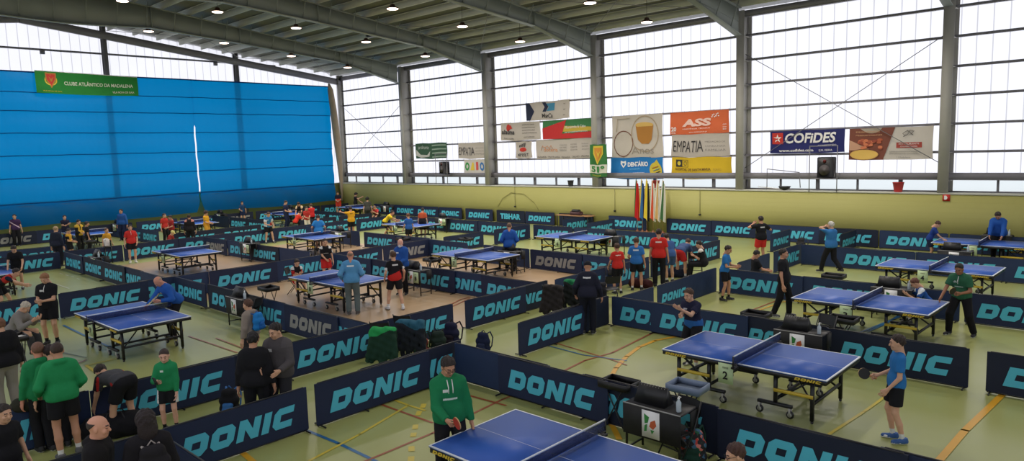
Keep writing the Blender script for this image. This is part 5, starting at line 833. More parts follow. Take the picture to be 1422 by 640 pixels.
def card(x, y, z, rz, txt, lab, w_=.25, h_=.33):
    m = MB(); m.box((0, 0, 0), (w_, .008, h_), CARD); o = m.build('number_card', loc=(x, y, z)); o.rotation_euler = (0, 0, rz); tag(o, lab, 'sign', 'table number cards')
    if txt:
        q = MB(); f = lambda u, v, d: (u, -.006-d, v)
        text(q, txt, BLACK, f, -.045*len(txt), -h_*.28, w=.085*len(txt), h=h_*.4, bold=.03); text(q, 'mesa', DK, f, -.05, h_*.25, w=.1, h=.03); q.build('numeral', o)
    return o
for i, (x, y, txt, lab) in enumerate(DESKCARDS): card(x, y, .55, 0, txt, lab, .24, .32)
for i, (x, y, rz, num, lab) in enumerate(TABLES):
    if num is None: continue
    c, s = math.cos(rz), math.sin(rz); lx, ly = -.18, -.80
    card(x+c*lx-s*ly, y+s*lx+c*ly, .57, rz, num, 'pale green number card hanging from the ' + lab.split(',')[0])
# ------------------------------------------------------------------ umpire desks, towel box stands, chairs
DESKC = mat('black_desk_cloth', (22, 22, 24), .75, bump=.3, bscale=6)
def make_desk():
    e = empty('umpire_desk', (0, 0, 0))
    m = MB(); m.box((0, 0, .74), (.86, .46, .03), DARKMETAL, .008); m.build('desk_top', e)
    m = MB(); m.box((0, -.235, .54), (.88, .012, .42), DESKC); m.box((-.442, 0, .56), (.012, .46, .36), DESKC); m.box((.442, .12, .6), (.012, .2, .26), DESKC)
    m.box((0, -.235, .757), (.88, .016, .012), plain((150, 150, 150))); m.build('desk_skirt', e)
    for x in (-.41, .41):
        for y in (-.2, .2):
            m = MB(); m.box((x, y, .36), (.025, .025, .72), DARKMETAL); m.build('leg', e)
        m = MB(); m.bar((x, -.22, .1), (x, .22, .1), .02, .02, DARKMETAL); m.build('stretcher', e)
    m = MB(); m.box((0, -.244, .54), (.27, .004, .37), WHITE)
    q = lambda u, v, d: (u, -.247-d, v-.02)
    pl(m, q, [(-.1, .7), (-.02, .66), (-.04, .58), (-.09, .56)], GRN); pl(m, q, [(0, .6), (.07, .64), (.09, .56), (.04, .5), (-.02, .53)], P_(190, 90, 50)); pl(m, q, [(-.09, .54), (-.05, .56), (-.06, .46), (-.1, .45)], GRN); pl(m, q, [(0, .49), (.06, .49), (.02, .43)], GRN)
    m.build('poster', e)
    return e
def make_score():
    e = empty('flip_scoreboard', (0, 0, 0))
    m = MB(); m.add([(-.24, -.13, 0), (.24, -.13, 0), (.24, .13, 0), (-.24, .13, 0), (-.22, -.01, .24), (.22, -.01, .24), (.22, .01, .24), (-.22, .01, .24)], [(0, 1, 5, 4), (1, 2, 6, 5), (2, 3, 7, 6), (3, 0, 4, 7), (4, 5, 6, 7), (3, 2, 1, 0)], BLACK)
    for k in range(9): m.tube([(-.18+.045*k, -.02, .22), (-.18+.045*k, 0, .245), (-.18+.045*k, .02, .22)], .004, STEEL, 4)
    m.build('flip_case', e)
    m = MB(); m.add([(-.06, -.1095, .035), (.05, -.1095, .035), (.05, -.045, .17), (-.06, -.045, .17)], [(0, 1, 2, 3)], WHITE); m.build('score_card', e); return e
def make_bottle():
    e = empty('sanitiser_bottle', (0, 0, 0)); BC = mat('clear_pump_bottle', (178, 190, 200), .2)
    m = MB(); m.lathe([(.03, 0), (.034, .01), (.034, .13), (.014, .16), (.014, .175)], (0, 0, 0), BC, 14); m.build('bottle_body', e, True)
    m = MB(); m.lathe([(.016, .175), (.016, .19), (.006, .192), (.006, .21)], (0, 0, 0), WHITE, 10); m.tube([(0, 0, .21), (.035, 0, .205)], .006, WHITE, 6); m.build('pump', e); return e
def make_stand():
    e = empty('towel_box_stand', (0, 0, 0))
    for k, y in enumerate((-.15, .15)):
        m = MB(); m.tube([(-.17, y, .012), (-.15, y, .03), (.15, y, .6), (.2, y, .6)], .011, DARKMETAL, 6); m.build('leg', e)
        m = MB(); m.tube([(.17, y*.9, .012), (.15, y*.9, .03), (-.15, y*.9, .6), (-.2, y*.9, .6)], .011, DARKMETAL, 6); m.build('leg', e)
    m = MB(); z = .61; a, b = .26, .19
    m.box((0, 0, z), (2*a, 2*b, .015), BLACK)
    for (c, d) in (((0, -b, z+.05), (2*a, .012, .1)), ((0, b, z+.05), (2*a, .012, .1)), ((-a, 0, z+.05), (.012, 2*b, .1)), ((a, 0, z+.05), (.012, 2*b, .1))): m.box(c, d, BLACK)
    m.build('tray', e); return e
def make_chair(name='folding_chair'):
    e = empty(name, (0, 0, 0)); PC = mat('black_chair_plastic', (30, 30, 32), .5)
    m = MB(); m.box((0, 0, .44), (.4, .38, .03), PC, .012); m.build('seat', e)
    m = MB(); m.grid(lambda u, v: (-.2+.4*u, -.2-.04*math.sin(u*math.pi)-.05*v, .62+.2*v), 6, 3, PC); m.grid(lambda u, v: (.2-.4*u, -.215-.04*math.sin(u*math.pi)-.05*v, .62+.2*v), 6, 3, PC); m.build('backrest', e, True)
    for x in (-.2, .2):
        m = MB(); m.tube([(x, .2, .012), (x, -.1, .46), (x, -.25, .84)], .011, DARKMETAL, 6); m.build('leg', e)
        m = MB(); m.tube([(x*.92, -.22, .012), (x*.92, .12, .43)], .011, DARKMETAL, 6); m.build('leg', e)
    m = MB(); m.tube([(-.2, .08, .19), (.2, .08, .19)], .009, DARKMETAL, 6); m.build('stretcher', e); return e
def place(maker, items, cat, grp):
    p = None
    for (x, y, z, rz, lab) in items:
        if p is None: p = maker(); p.location = (x, y, z); p.rotation_euler = (0, 0, rz); tag(p, lab, cat, grp)
        else: clone(p, (x, y, z), rz, lab)
place(make_desk, DESKS, 'desk', 'umpire desks')
place(make_score, [(x-.1, y, z+.757, rz, 'black flip scoreboard on the ' + lab) for x, y, z, rz, lab in DESKS], 'scoreboard', 'flip scoreboards')
place(make_bottle, [(x+.34*math.cos(rz)+.1*math.sin(rz), y+.34*math.sin(rz)-.1*math.cos(rz), z+.757, rz, 'clear pump bottle on the ' + lab) for x, y, z, rz, lab in DESKS[:9]], 'bottle', 'hand sanitiser bottles')
place(make_stand, STANDS, 'stand', 'towel box stands')
for o in [o for o in COL.objects if o.get('label', '').startswith('grey towel tray')]:
    for c in o.children:
        if c.name.startswith('tray'):
            c.data = c.data.copy(); c.data.materials[0] = plain((120, 134, 156), .5); c['label'] = 'light blue grey tray'
place(make_chair, CHAIRS, 'chair', 'folding chairs')
# ------------------------------------------------------------------ flags by the wall
def flag(x, y, rgbs, lab, h=2.55, tilt=0.):
    e = empty('flag', (x, y, 0), 0, lab, 'flag', 'flags by the window wall')
    m = MB(); m.tube([(0, 0, .12), (tilt, 0, h)], .014, plain((170, 140, 90)), 8); m.lathe([(.012, h), (.03, h+.03), (.004, h+.1)], (tilt, 0, 0), GOLD, 10); m.build('flag_pole', e, True)
    m = MB(); n = len(rgbs)
    for k, rgb in enumerate(rgbs):
        def f(u, v):
            a = -math.pi+(k+u)/n*math.pi if n > 1 else (k+u)/n*math.pi*2; r_ = .05+.09*(1-v)**.8; r_ *= 1+.35*math.sin(a*5+v*2)
            return (tilt*(v)+r_*math.cos(a)+.03, r_*.8*math.sin(a)-.03, .55+.25*(1-math.cos(a))*.5+(h-.6)*v)
        m.grid(f, 10, 14, fabric(rgb))
    m.build('flag_cloth', e, True); 
    m = MB(); m.lathe([(.16, 0), (.15, .04), (.05, .08), (.03, .14)], (0, 0, 0), plain((130, 80, 50)), 16); m.build('flag_base', e, True)
for f_ in FLAGS: flag(*f_)
# ------------------------------------------------------------------ things on the wall ledge
def loudspeaker(x, z, s, lab):
    e = empty('loudspeaker', (x, 30.1, z), 0, lab, 'loudspeaker', 'black loudspeakers in wall cages')
    m = MB(); m.box((0, 0, 0), (.62*s, .45, .85*s), BLACK, .03); m.build('cabinet', e)
    m = MB(); m.lathe([(.02, 0), (.08, .02), (.19*s, -.01), (.22*s, -.03)], (0, -.24, -.1*s), plain((90, 84, 84)), 20, 'Y'); m.lathe([(.01, 0), (.07, -.01)], (0, -.24, .26*s), plain((120, 40, 40)), 14, 'Y'); m.build('cone', e, True)
    g = empty('speaker_cage', (x, 30.1, z), 0, 'grey steel bracket frame around the ' + lab.split(',')[0], 'frame', 'loudspeaker cages')
    for sx in (-.62, .48):
        m = MB(); m.tube([(sx, -.2, -1.0), (sx, -.2, .9)], .02, STEELD, 6); m.build('post', g)
    m = MB(); m.tube([(-.62, -.2, .88), (.48, -.2, .88)], .02, STEELD, 6); m.box((-.05, 0, -.46), (.95, .45, .03), STEELD); m.build('shelf', g)
loudspeaker(-10.45, 3.12, 1., 'large black loudspeaker on the wall ledge, under the blue banner')
loudspeaker(-34.1, 3.22, .9, 'small black loudspeaker far left on the wall, beside the coloured letter banner')
def bucket(x, rgb, lab, y=30.28, s=1.):
    m = MB(); mt = plain(rgb, .4); m.lathe([(.12*s, 0), (.125*s, .02), (.17*s, .3*s), (.18*s, .3*s), (.18*s, .33*s), (.165*s, .33*s), (.115*s, .04)], (0, 0, 0), mt, 20)
    o = m.build('bucket', loc=(x, y, 2.146), smooth=True); q = MB(); q.tube([(.17*s*math.cos(t), -.02-.1*math.sin(t)*s, .3*s-.05*math.sin(t)) for t in [k*math.pi/8 for k in range(9)]], .005, STEELD, 5); q.build('handle', o); tag(o, lab, 'bucket', 'buckets on the wall ledge')
bucket(-7.8, (190, 44, 44), 'red bucket on the wall ledge, right of the restaurant banner', s=1.15)
bucket(-18.65, (170, 40, 44), 'red bucket on the wall ledge above the flags', s=1.1)
bucket(-24.0, (40, 42, 46), 'black bucket on the wall ledge left of the shield column', s=1.)
m = MB(); m.tube([(-.5, 0, .0), (-.5, 0, .9), (.9, 0, .75), (.95, 0, .1)], .02, STEELD, 6); m.lathe([(.05, -.02), (.2, .06), (.26, .16), (.24, .16)], (.3, -.05, 0), BLACK, 16); m.tube([(-.9, 0, .12), (0, 0, .05), (.3, -.05, .02)], .02, WHITE, 6)
tag(m.build('ceiling_fan_bracket', loc=(-12.5, 30.2, 2.16)), 'black bowl shaped lamp and bent rail lying on the wall ledge', 'lamp')
m = MB(); m.box((0, 0, 0), (.24, .02, .24), plain((196, 44, 36))); o = m.build('fire_sign', loc=(-6.1, 29.98, 1.98)); tag(o, 'small square red fire sign on the lime wall below the right column', 'sign')
q = MB(); f = lambda u, v, d: (u, -.012-d, v); pl(q, f, [(-.07, -.07), (.0, -.07), (.04, .0), (.0, .08), (-.07, .08)], WHT); q.build('pictogram', o)
m = MB()
for x in (-20.9, -16.1, -27.9): m.tube([(x, 29.97, 2.1), (x, 29.97, .9)], .012, plain((150, 146, 90)), 5); m.lathe([(.01, 0), (.06, .02), (.06, .08)], (x, 29.95, .9), DARKMETAL, 10)
for a, b in (((-28.9, 1.4), (-28.2, 1.75)), ((-28.2, 1.75), (-27.2, 1.7)), ((-27.2, 1.7), (-26.4, 1.2)), ((-28.9, 1.4), (-29.3, .9)), ((-26.4, 1.2), (-26.1, .8))): m.tube([(a[0], 29.97, a[1]), (b[0], 29.97, b[1])], .012, plain((150, 142, 84)), 5)
tag(m.build('wall_conduit'), 'thin cables and conduits fixed on the lime painted wall', 'cable')
m = MB(); m.box((0, 0, .7), (2.2, .6, .04), plain((150, 110, 70)), .01)
for x in (-1, 1):
    for y in (-.25, .25): m.box((x, y, .34), (.04, .04, .68), DARKMETAL)
tag(m.build('wooden_table', loc=(-22.9, 29.2, 0)), 'brown wooden table against the wall left of the flags', 'table')
m = MB(); m.box((0, 0, .1), (.75, .3, .2), plain((60, 20, 24)), .06); m.box((0, -.02, .24), (.5, .22, .12), BLACK, .04); tag(m.build('sports_bag', loc=(-22.8, 29.2, .72)), 'dark red bag lying on the brown wooden table by the wall', 'bag')
# ------------------------------------------------------------------ people: smooth fields turned into meshes
A3 = lambda v: np.array(v, dtype=float)
def unit(v): n = np.linalg.norm(v); return v/n if n > 1e-9 else v
class Field:
    def __init__(s, lo, hi, h):
        s.h = h; s.lo = A3(lo); n = np.ceil((A3(hi)-s.lo)/h).astype(int)+2
        s.ax = [s.lo[i]+h*np.arange(n[i]) for i in range(3)]
        s.f = np.full(tuple(n), 1., dtype=np.float32)
    def _sl(s, lo, hi):
        r = []
        for i in range(3):
            a = int(max(0, (lo[i]-s.lo[i])//s.h)); b = int(min(len(s.ax[i]), (hi[i]-s.lo[i])//s.h+2)); r.append(slice(a, max(a, b)))
        return tuple(r)
    def _xyz(s, sl): return s.ax[0][sl[0]][:, None, None], s.ax[1][sl[1]][None, :, None], s.ax[2][sl[2]][None, None, :]
    def _mix(s, sl, d, k):
        g = s.f[sl]
        if k > 0:
            hh = np.clip(.5+.5*(g-d)/k, 0, 1); s.f[sl] = g*(1-hh)+d*hh-k*hh*(1-hh)
        else: s.f[sl] = np.minimum(g, d)
    def cap(s, a, b, ra, rb, k=.03, cut=None):
        a = A3(a); b = A3(b); m = max(ra, rb)+max(k, s.h)*1.6
        sl = s._sl(np.minimum(a, b)-m, np.maximum(a, b)+m)
        X, Y, Z = s._xyz(sl); d = b-a; L2 = max(d@d, 1e-9)
        t = ((X-a[0])*d[0]+(Y-a[1])*d[1]+(Z-a[2])*d[2])/L2
        if cut is not None: far = (t-1)*math.sqrt(L2)
        t = np.clip(t, 0, 1)
        D = np.sqrt((X-a[0]-t*d[0])**2+(Y-a[1]-t*d[1])**2+(Z-a[2]-t*d[2])**2)-(ra+(rb-ra)*t)
        if cut is not None: D = np.maximum(D, far)
        s._mix(sl, D, k)
    def ell(s, c, r, k=.02, sub=False):
        c = A3(c); r = A3(r); m = r+max(k, s.h)*2
        sl = s._sl(c-m, c+m); X, Y, Z = s._xyz(sl)
        q = np.sqrt(((X-c[0])/r[0])**2+((Y-c[1])/r[1])**2+((Z-c[2])/r[2])**2)
        D = (q-1)*r.min()
        if sub:
            s.f[sl] = np.maximum(s.f[sl], -D)
        else: s._mix(sl, D, k)
    def plane(s, p, n):
        """keep the side that the normal points away from"""
        X, Y, Z = s._xyz((slice(None),)*3); s.f = np.maximum(s.f, (X-p[0])*n[0]+(Y-p[1])*n[1]+(Z-p[2])*n[2])
    def mesh(s):
        f = s.f.astype(np.float32); h = s.h
        f[0] = f[-1] = 1; f[:, 0] = f[:, -1] = 1; f[:, :, 0] = f[:, :, -1] = 1
        I = f < 0; n = np.array(f.shape)-1
        cnt = np.zeros(n, int)
        for a in (0, 1):
            for b in (0, 1):
                for c in (0, 1): cnt += I[a:a+n[0], b:b+n[1], c:c+n[2]]
        act = (cnt > 0) & (cnt < 8); ids = np.full(tuple(n), -1, int); C = np.argwhere(act)
        if len(C) == 0: return np.zeros((0, 3)), np.zeros((0, 4), int)
        ids[act] = np.arange(len(C)); acc = np.zeros((len(C), 3)); w = np.zeros(len(C))
        for ax in range(3):
            o = [i for i in range(3) if i != ax]
            for u in (0, 1):
                for v in (0, 1):
                    p0 = C.copy(); p0[:, o[0]] += u; p0[:, o[1]] += v; p1 = p0.copy(); p1[:, ax] += 1
                    f0 = f[p0[:, 0], p0[:, 1], p0[:, 2]]; f1 = f[p1[:, 0], p1[:, 1], p1[:, 2]]
                    ok = (f0 < 0) != (f1 < 0); t = np.where(ok, f0/np.where(ok, f0-f1, 1), 0)
                    q = p0.astype(float); q[:, ax] += t; acc += q*ok[:, None]; w += ok
        V = s.lo+h*acc/w[:, None]; Q = []
        for ax in range(3):
            o = [(ax+1) % 3, (ax+2) % 3]
            sl0 = [slice(None)]*3; sl1 = [slice(None)]*3; sl0[ax] = slice(0, -1); sl1[ax] = slice(1, None)
            E_ = I[tuple(sl0)] != I[tuple(sl1)]; ins = I[tuple(sl0)]
            P = np.argwhere(E_); P = P[(P[:, o[0]] > 0) & (P[:, o[1]] > 0) & (P[:, o[0]] < n[o[0]]) & (P[:, o[1]] < n[o[1]])]
            if len(P) == 0: continue
            q = []
            for du, dv in ((0, 0), (1, 0), (1, 1), (0, 1)):
                c = P.copy(); c[:, o[0]] -= du; c[:, o[1]] -= dv; q.append(ids[c[:, 0], c[:, 1], c[:, 2]])
            q = np.stack(q, 1); fl_ = ~ins[P[:, 0], P[:, 1], P[:, 2]]; q[fl_] = q[fl_][:, ::-1]; Q.append(q)
        return V, np.concatenate(Q)
_PC = {}
def head_proto(h):
    k = ('head', h)
    if k in _PC: return _PC[k]
    F = Field((-.11, -.13, -.2), (.11, .15, .14), h)
    F.ell((0, -.012, .03), (.076, .096, .088), .02); F.ell((0, .025, -.035), (.06, .068, .078), .03); F.ell((0, .045, -.088), (.036, .038, .026), .03)
    F.cap((0, .086, .012), (0, .108, -.028), .008, .013, .012)
    for s in (-1, 1):
        F.cap((s*.014, .088, .024), (s*.045, .076, .024), .009, .008, .012); F.ell((s*.078, -.002, -.008), (.011, .02, .032), .008)
        F.ell((s*.04, .07, -.035), (.02, .018, .02), .02)
        F.ell((s*.031, .101, .003), (.015, .013, .009), 0, True)
        F.ell((s*.031, .086, .003), (.012, .012, .011), .002)
    F.cap((-.018, .087, -.063), (.018, .087, -.063), .008, .008, .008)
    F.cap((0, -.015, -.05), (0, -.03, -.19), .054, .058, .03)
    V, Q = F.mesh(); c = V[Q].mean(1); fm = np.zeros(len(Q), int)
    ax = np.abs(c[:, 0])
    fm[((ax-.031)**2/.011**2+(c[:, 2]-.003)**2/.006**2 < 1) & (c[:, 1] > .07)] = 2
    fm[(ax < .023) & (np.abs(c[:, 2]+.063) < .008) & (c[:, 1] > .08)] = 1
    fm[(ax > .013) & (ax < .047) & (np.abs(c[:, 2]-.027) < .0055) & (c[:, 1] > .07)] = 3
    _PC[k] = (V, Q, fm); return _PC[k]
def hair_proto(kind, h):
    k = (kind, h)
    if k in _PC: return _PC[k]
    F = Field((-.15, -.17, -.26), (.15, .18, .19), h)
    t = dict(short=.010, buzz=.005, bald=.006, long=.02, curly=.034, cap=.014, fringe=.018, thin=.007)[kind]
    F.ell((0, -.014, .034), (.076+t, .096+t, .088+t), 0)
    X, Y, Z = F._xyz((slice(None),)*3)
    n = .0045*(np.sin(X*95+Y*40)*np.cos(Z*80+Y*70)+np.sin(Y*120+Z*60+1))
    if kind == 'curly': n = n*2.2
    if kind in ('buzz', 'cap', 'thin'): n = n*.2
    F.f = F.f+n*(1 if kind != 'bald' else .3)
    off = {'short': .0, 'buzz': -.005, 'bald': -.06, 'long': .022, 'curly': .03, 'cap': .03, 'fringe': .045, 'thin': -.005}[kind]
    if kind == 'fringe': F.f = np.maximum(F.f, np.maximum(Y-.5*Z-off-.01, (.03-Z)*(Y > .04)-1*(Y <= .04)))
    else: F.f = np.maximum(F.f, (Y-Z-off)*.7)
    F.f = np.maximum(F.f, -Z-.045-.0*X+.25*(Y+.05))
    if kind == 'bald': F.f = np.maximum(F.f, Z-.055)
    if kind == 'cap':
        F.f = np.maximum(F.f, .02-Z); F.ell((0, .105, .045), (.06, .07, .009), .005)
    if kind == 'long':
        F.ell((0, -.07, -.07), (.1, .06, .14), .03); F.ell((0, .0, .02), (.1, .06, .1), .02); F.f = np.maximum(F.f, (Y-.6*Z-.04)*.8)
    V, Q = F.mesh(); _PC[k] = (V, Q); return _PC[k]
def hand_proto(kind, h=.005):
    k = ('hand', kind, h)
    if k in _PC: return _PC[k]
    F = Field((-.1, -.09, -.21), (.05, .09, .04), h); c = math.radians(dict(relax=22, grip=66, open=6)[kind])
    F.cap((0, 0, .02), (0, 0, -.02), .026, .027, .01)
    for i, (y, L, y2) in enumerate(((.032, .95, .036), (.011, 1.08, .012), (-.011, 1.0, -.012), (-.031, .8, -.036))):
        F.cap((0, y*.6, -.012), (0, y, -.085), .015, .0125, .01)
        p = A3((0, y, -.085)); a = 0.; 
        for j, (l, r0, r1) in enumerate(((.042, .0092, .0085), (.027, .0085, .0078), (.021, .0078, .0068))):
            a += c*(.8 if j == 0 else 1.) ; q = p+A3((-math.sin(a), (y2-y)*.6, -math.cos(a)))*l*L; F.cap(p, q, r0, r1, .003); p = q
    tx = -.02 if kind != 'grip' else -.05
    F.cap((0, .018, -.02), (-.008, .042, -.055), .015, .012, .008); F.cap((-.008, .042, -.055), (tx, .05 if kind != 'grip' else .036, -.085), .011, .0095, .004)
    _PC[k] = F.mesh(); return _PC[k]
def shoe_proto(h=.012):
    if 'shoe' in _PC: return _PC['shoe']
    F = Field((-.08, -.12, -.01), (.08, .22, .16), h)
    F.cap((0, -.045, .045), (0, .0, .05), .043, .045, .02); F.cap((0, 0, .045), (0, .13, .032), .045, .038, .03); F.cap((0, -.03, .06), (0, -.035, .1), .045, .043, .02)
    F.plane((0, 0, 0), (0, 0, -1)); F.plane((0, 0, .105), (0, 0, 1)); V, Q = F.mesh(); c = V[Q].mean(1)
    _PC['shoe'] = (V, Q, (c[:, 2] < .026).astype(int)); return _PC['shoe']
def ik(a, b, l1, l2, pole):
    d = b-a; D = np.linalg.norm(d); dn = d/max(D, 1e-6)
    if D > (l1+l2)*.995: D = (l1+l2)*.995; b = a+dn*D
    x = (l1*l1-l2*l2+D*D)/(2*D); hh = math.sqrt(max(l1*l1-x*x, 0)); p = pole-dn*(pole@dn)
    return a+dn*x+unit(p)*hh, b
def rotm(ax, ang):
    return np.array(Matrix.Rotation(ang, 3, ax))
# pose: hip drop, lean (deg forward), side lean, twist, right hand, left hand, right foot, left foot, head pitch, head yaw
POSES = dict(
 stand=dict(rh=(.27, .03, .80), lh=(-.27, .03, .80)),
 hips=dict(rh=(.2, .12, .98), lh=(-.2, .12, .98)),
 clasp=dict(rh=(.05, .27, 1.0), lh=(-.05, .28, 1.02), hp=22),
 fold=dict(rh=(-.1, .2, 1.18), lh=(.1, .22, 1.14)),
 paddle=dict(rh=(.16, .34, 1.02), lh=(-.24, .12, .9), hp=18, lean=6),
 ready=dict(drop=.1, lean=30, rh=(.2, .5, .95), lh=(-.16, .45, .95), rf=(.22, -.06), lf=(-.22, .06), hp=-14),
 serve=dict(drop=.06, lean=22, rh=(.12, .46, 1.05), lh=(-.05, .52, 1.12), rf=(.16, -.1), lf=(-.18, .14), hp=0),
 lunge=dict(drop=.12, lean=48, rh=(.25, .72, .88), lh=(-.2, .5, .8), rf=(.24, -.16), lf=(-.22, .2), hp=-20),
 desk=dict(lean=26, rh=(.16, .44, .84), lh=(-.16, .42, .84), hp=28),
 bend=dict(lean=82, drop=.02, rh=(.16, .62, .42), lh=(-.16, .6, .36), rf=(.17, -.02), lf=(-.17, .06), hp=-10),
 walk=dict(rh=(.24, .2, .86), lh=(-.25, -.16, .84), rf=(.1, -.3), lf=(-.1, .3), rz=.1),
 sit=dict(sit=1, rh=(.12, .36, .66), lh=(-.12, .36, .66), hp=10),
 sitfold=dict(sit=1, lean=12, rh=(-.02, .3, .78), lh=(.05, .32, .76), hp=14),
 sitdesk=dict(sit=1, lean=30, rh=(.14, .5, .78), lh=(-.14, .5, .78), hp=20),
 crouch=dict(drop=.5, lean=30, rh=(.14, .42, .55), lh=(-.14, .42, .55), rf=(.15, -.05), lf=(-.15, .1), hp=10),
)
SOCKW = plain((222, 222, 220), .8)
EYEM = plain((38, 26, 22), .3)
def person(P):
    s = P['h']/1.75; ps = dict(POSES[P['pose']]); ps.update(P.get('mod', {}))
    dist = math.hypot(P['x'], P['y']); far = dist > 20
    h = .013 if dist < 11 else .016 if dist < 17 else .02 if dist < 27 else .025
    kid = P['h'] < 1.6; fat = P.get('fat', 1.); wk = (.93 if kid else 1.)*s
    lean = math.radians(ps.get('lean', 0)); tw = math.radians(ps.get('twist', 0)); sd = math.radians(ps.get('side', 0))
    Rt = rotm('X', -lean) @ rotm('Y', sd) @ rotm('Z', tw); Rp = rotm('X', -lean*.6)
    if ps.get('sit'): hipz = .54*s; hipy = -.02
    else: hipz = (.93-ps.get('drop', 0)*1.)*s; hipy = -math.sin(lean)*.16*s
    P0 = A3((0, hipy, hipz)); sp = Rt @ A3((0, 0, 1)); lat = Rt @ A3((1, 0, 0)); fw = Rt @ A3((0, 1, 0)); lp = A3((1, 0, 0)); spp = Rp @ A3((0, 0, 1))
    seg = [(0, -.0, .078, .096), (.0, .08, .074, .09), (.0, .18, .066, .083), (.005, .28, .08, .09), (.01, .375, .092, .09), (-.005, .44, .095, .062)]
    if fat > 1: seg = [(a+(.03*(fat-1)/.2 if i in (1, 2) else 0), b, c*(1+(fat-1)*.5), r*(1+(fat-1)*.8)) for i, (a, b, c, r) in enumerate(seg)]
    tor = []
    for i, (fy, z, wx, r) in enumerate(seg):
        m = min(1, i/2.); c = P0+unit(spp*(1-m)+sp*m)*z*s+fw*fy*s; l_ = unit(lp*(1-m)+lat*m)
        tor.append((c-l_*wx*wk*.95, c+l_*wx*wk*.95, r*wk))
    top = P0+sp*.455*s; neck = P0+sp*.50*s
    shR = top+lat*.158*wk-sp*.035*s; shL = top-lat*.158*wk-sp*.035*s
    arms = {}
    for sgn, sh, key in ((1, shR, 'rh'), (-1, shL, 'lh')):
        tgt = A3(ps[key])*s
        pole = A3((sgn*.5, -.7, -.6)); el, wr = ik(sh, tgt, .285*s, .25*s, pole); arms[sgn] = (sh, el, wr)
    legs = {}
    for sgn, key in ((1, 'rf'), (-1, 'lf')):
        hp = P0+A3((sgn*.09*wk, 0, -.01))
        if ps.get('sit'):
            ft = A3((sgn*.14*s, .46*s, .08*s)); pole = A3((sgn*.1, .6, 1.))
        else:
            fx, fy = ps.get(key, (sgn*.11, .0)); ft = A3((fx*s, fy*s, .08*s+(ps.get('rz', 0)*s if fy < -.2 else 0))); pole = A3((sgn*.15, 1, 0))
        kn, an = ik(hp, ft, .43*s, .425*s, pole); legs[sgn] = (hp, kn, an)
    pts = np.array([p for t in tor for p in t[:2]]+[p for a in arms.values() for p in a]+[p for l in legs.values() for p in l]+[neck]); lo = pts.min(0)-.2*s; hi = pts.max(0)+.2*s; lo[2] = -.02
    def torso(F, e, n0=0, n1=6):
        for a, b, r in tor[n0:n1]: F.cap(a, b, r+e, r+e, .045*s)
        for i in range(n0, n1-1):
            F.cap((tor[i][0]+tor[i][1])/2, (tor[i+1][0]+tor[i+1][1])/2, tor[i][2]*.95+e, tor[i+1][2]*.95+e, .03*s)
    F = Field(lo, hi, h)
    torso(F, 0); F.cap(top-sp*.01, neck+sp*.05*s, .058*wk, .054*wk, .04*s)
    for sg, (sh, el, wr) in arms.items():
        F.cap(sh, el, .05*wk, .038*wk, .03*s); F.cap(el, wr, .038*wk, .027*wk, .015*s)
    for sg, (hp, kn, an) in legs.items():
        F.cap(hp, kn, .086*wk, .054*wk, .035*s); F.cap(kn, kn*.55+an*.45+A3((0, -.012, 0)), .052*wk, .052*wk, .02*s); F.cap(kn*.55+an*.45+A3((0, -.01, 0)), an, .052*wk, .036*wk, .02*s)
        F.cap(an+A3((0, -.02, -.03))*s, an+A3((0, .11, -.045))*s, .035*wk, .028*wk, .02*s)
    V, Q = F.mesh(); Vs = [V]; Qs = [Q]; c = V[Q].mean(1)
    fm = np.zeros(len(Q), int)
    if P.get('socks', True): fm[c[:, 2] < (.17*s)] = 4
    n = len(V)
    # head and neck
    hs = (.45+.55*s)*1.0; hp_ = math.radians(ps.get('hp', 6)); hy = math.radians(ps.get('hy', 0))
    Rh = rotm('Z', -hy) @ rotm('X', -hp_)
    Rb = Rt if lean < .35 else rotm('X', -lean*.75) @ rotm('Z', tw)
    Rh = Rb @ Rh; hc = neck+(Rb @ A3((0, .02, .135)))*hs+(Rh @ A3((0, .015, 0)))*hs
    hv = .006 if dist < 14 else .009
    HV, HQ, HF = head_proto(hv); HVt = (HV*hs) @ Rh.T+hc; Vs.append(HVt); Qs.append(HQ+n); n += len(HV); fmm = [fm, HF]
    hands = {}
    kinds = P.get('hands', ('relax', 'relax'))
    for sg, kd in ((1, kinds[0]), (-1, kinds[1])):
        sh, el, wr = arms[sg]; fd = unit(wr-el); ref = A3((0, .6, .8)); th = unit(ref-fd*(ref@fd)); pz = -fd; px = np.cross(th, pz); px = px if px[0]*1 >= 0 else px
        R = np.stack([px*(1), th, pz], 1)
        HVb, HQb = hand_proto(kd, .005 if dist < 12 else .0065)
        v = HVb.copy(); q = HQb
        if sg < 0: v[:, 0] *= -1; q = q[:, ::-1]
        v = (v*min(1., s*1.03)) @ R.T+wr; Vs.append(v); Qs.append(q+n); n += len(v); fmm.append(np.zeros(len(q), int)); hands[sg] = (wr, fd, th, px)
    V = np.concatenate(Vs); Q = np.concatenate(Qs); fm = np.concatenate(fmm)
    sk = skinm(P['skin']); hairc = P['hair'][1]
    me = raw_mesh('person', V, Q, [sk, skinm(tuple(int(v*.82) for v in P['skin'])), EYEM, hairm(hairc), SOCKW if P.get('sockw', 1) else fabric((30, 30, 34))], fm, True)
    ob = bpy.data.objects.new('person', me); COL.objects.link(ob); ob.location = (P['x'], P['y'], P.get('z', 0)); ob.rotation_euler = (0, 0, P['th']-math.pi/2)
    tag(ob, P['label'], 'person', P.get('group'))
    def child(name, V, Q, mats, fm=None):
        if len(V) == 0: return None
        o = bpy.data.objects.new(name, raw_mesh(name, V, Q, mats, fm, True)); COL.objects.link(o); o.parent = ob; return o
    # hair
    kd, hc_ = P['hair']
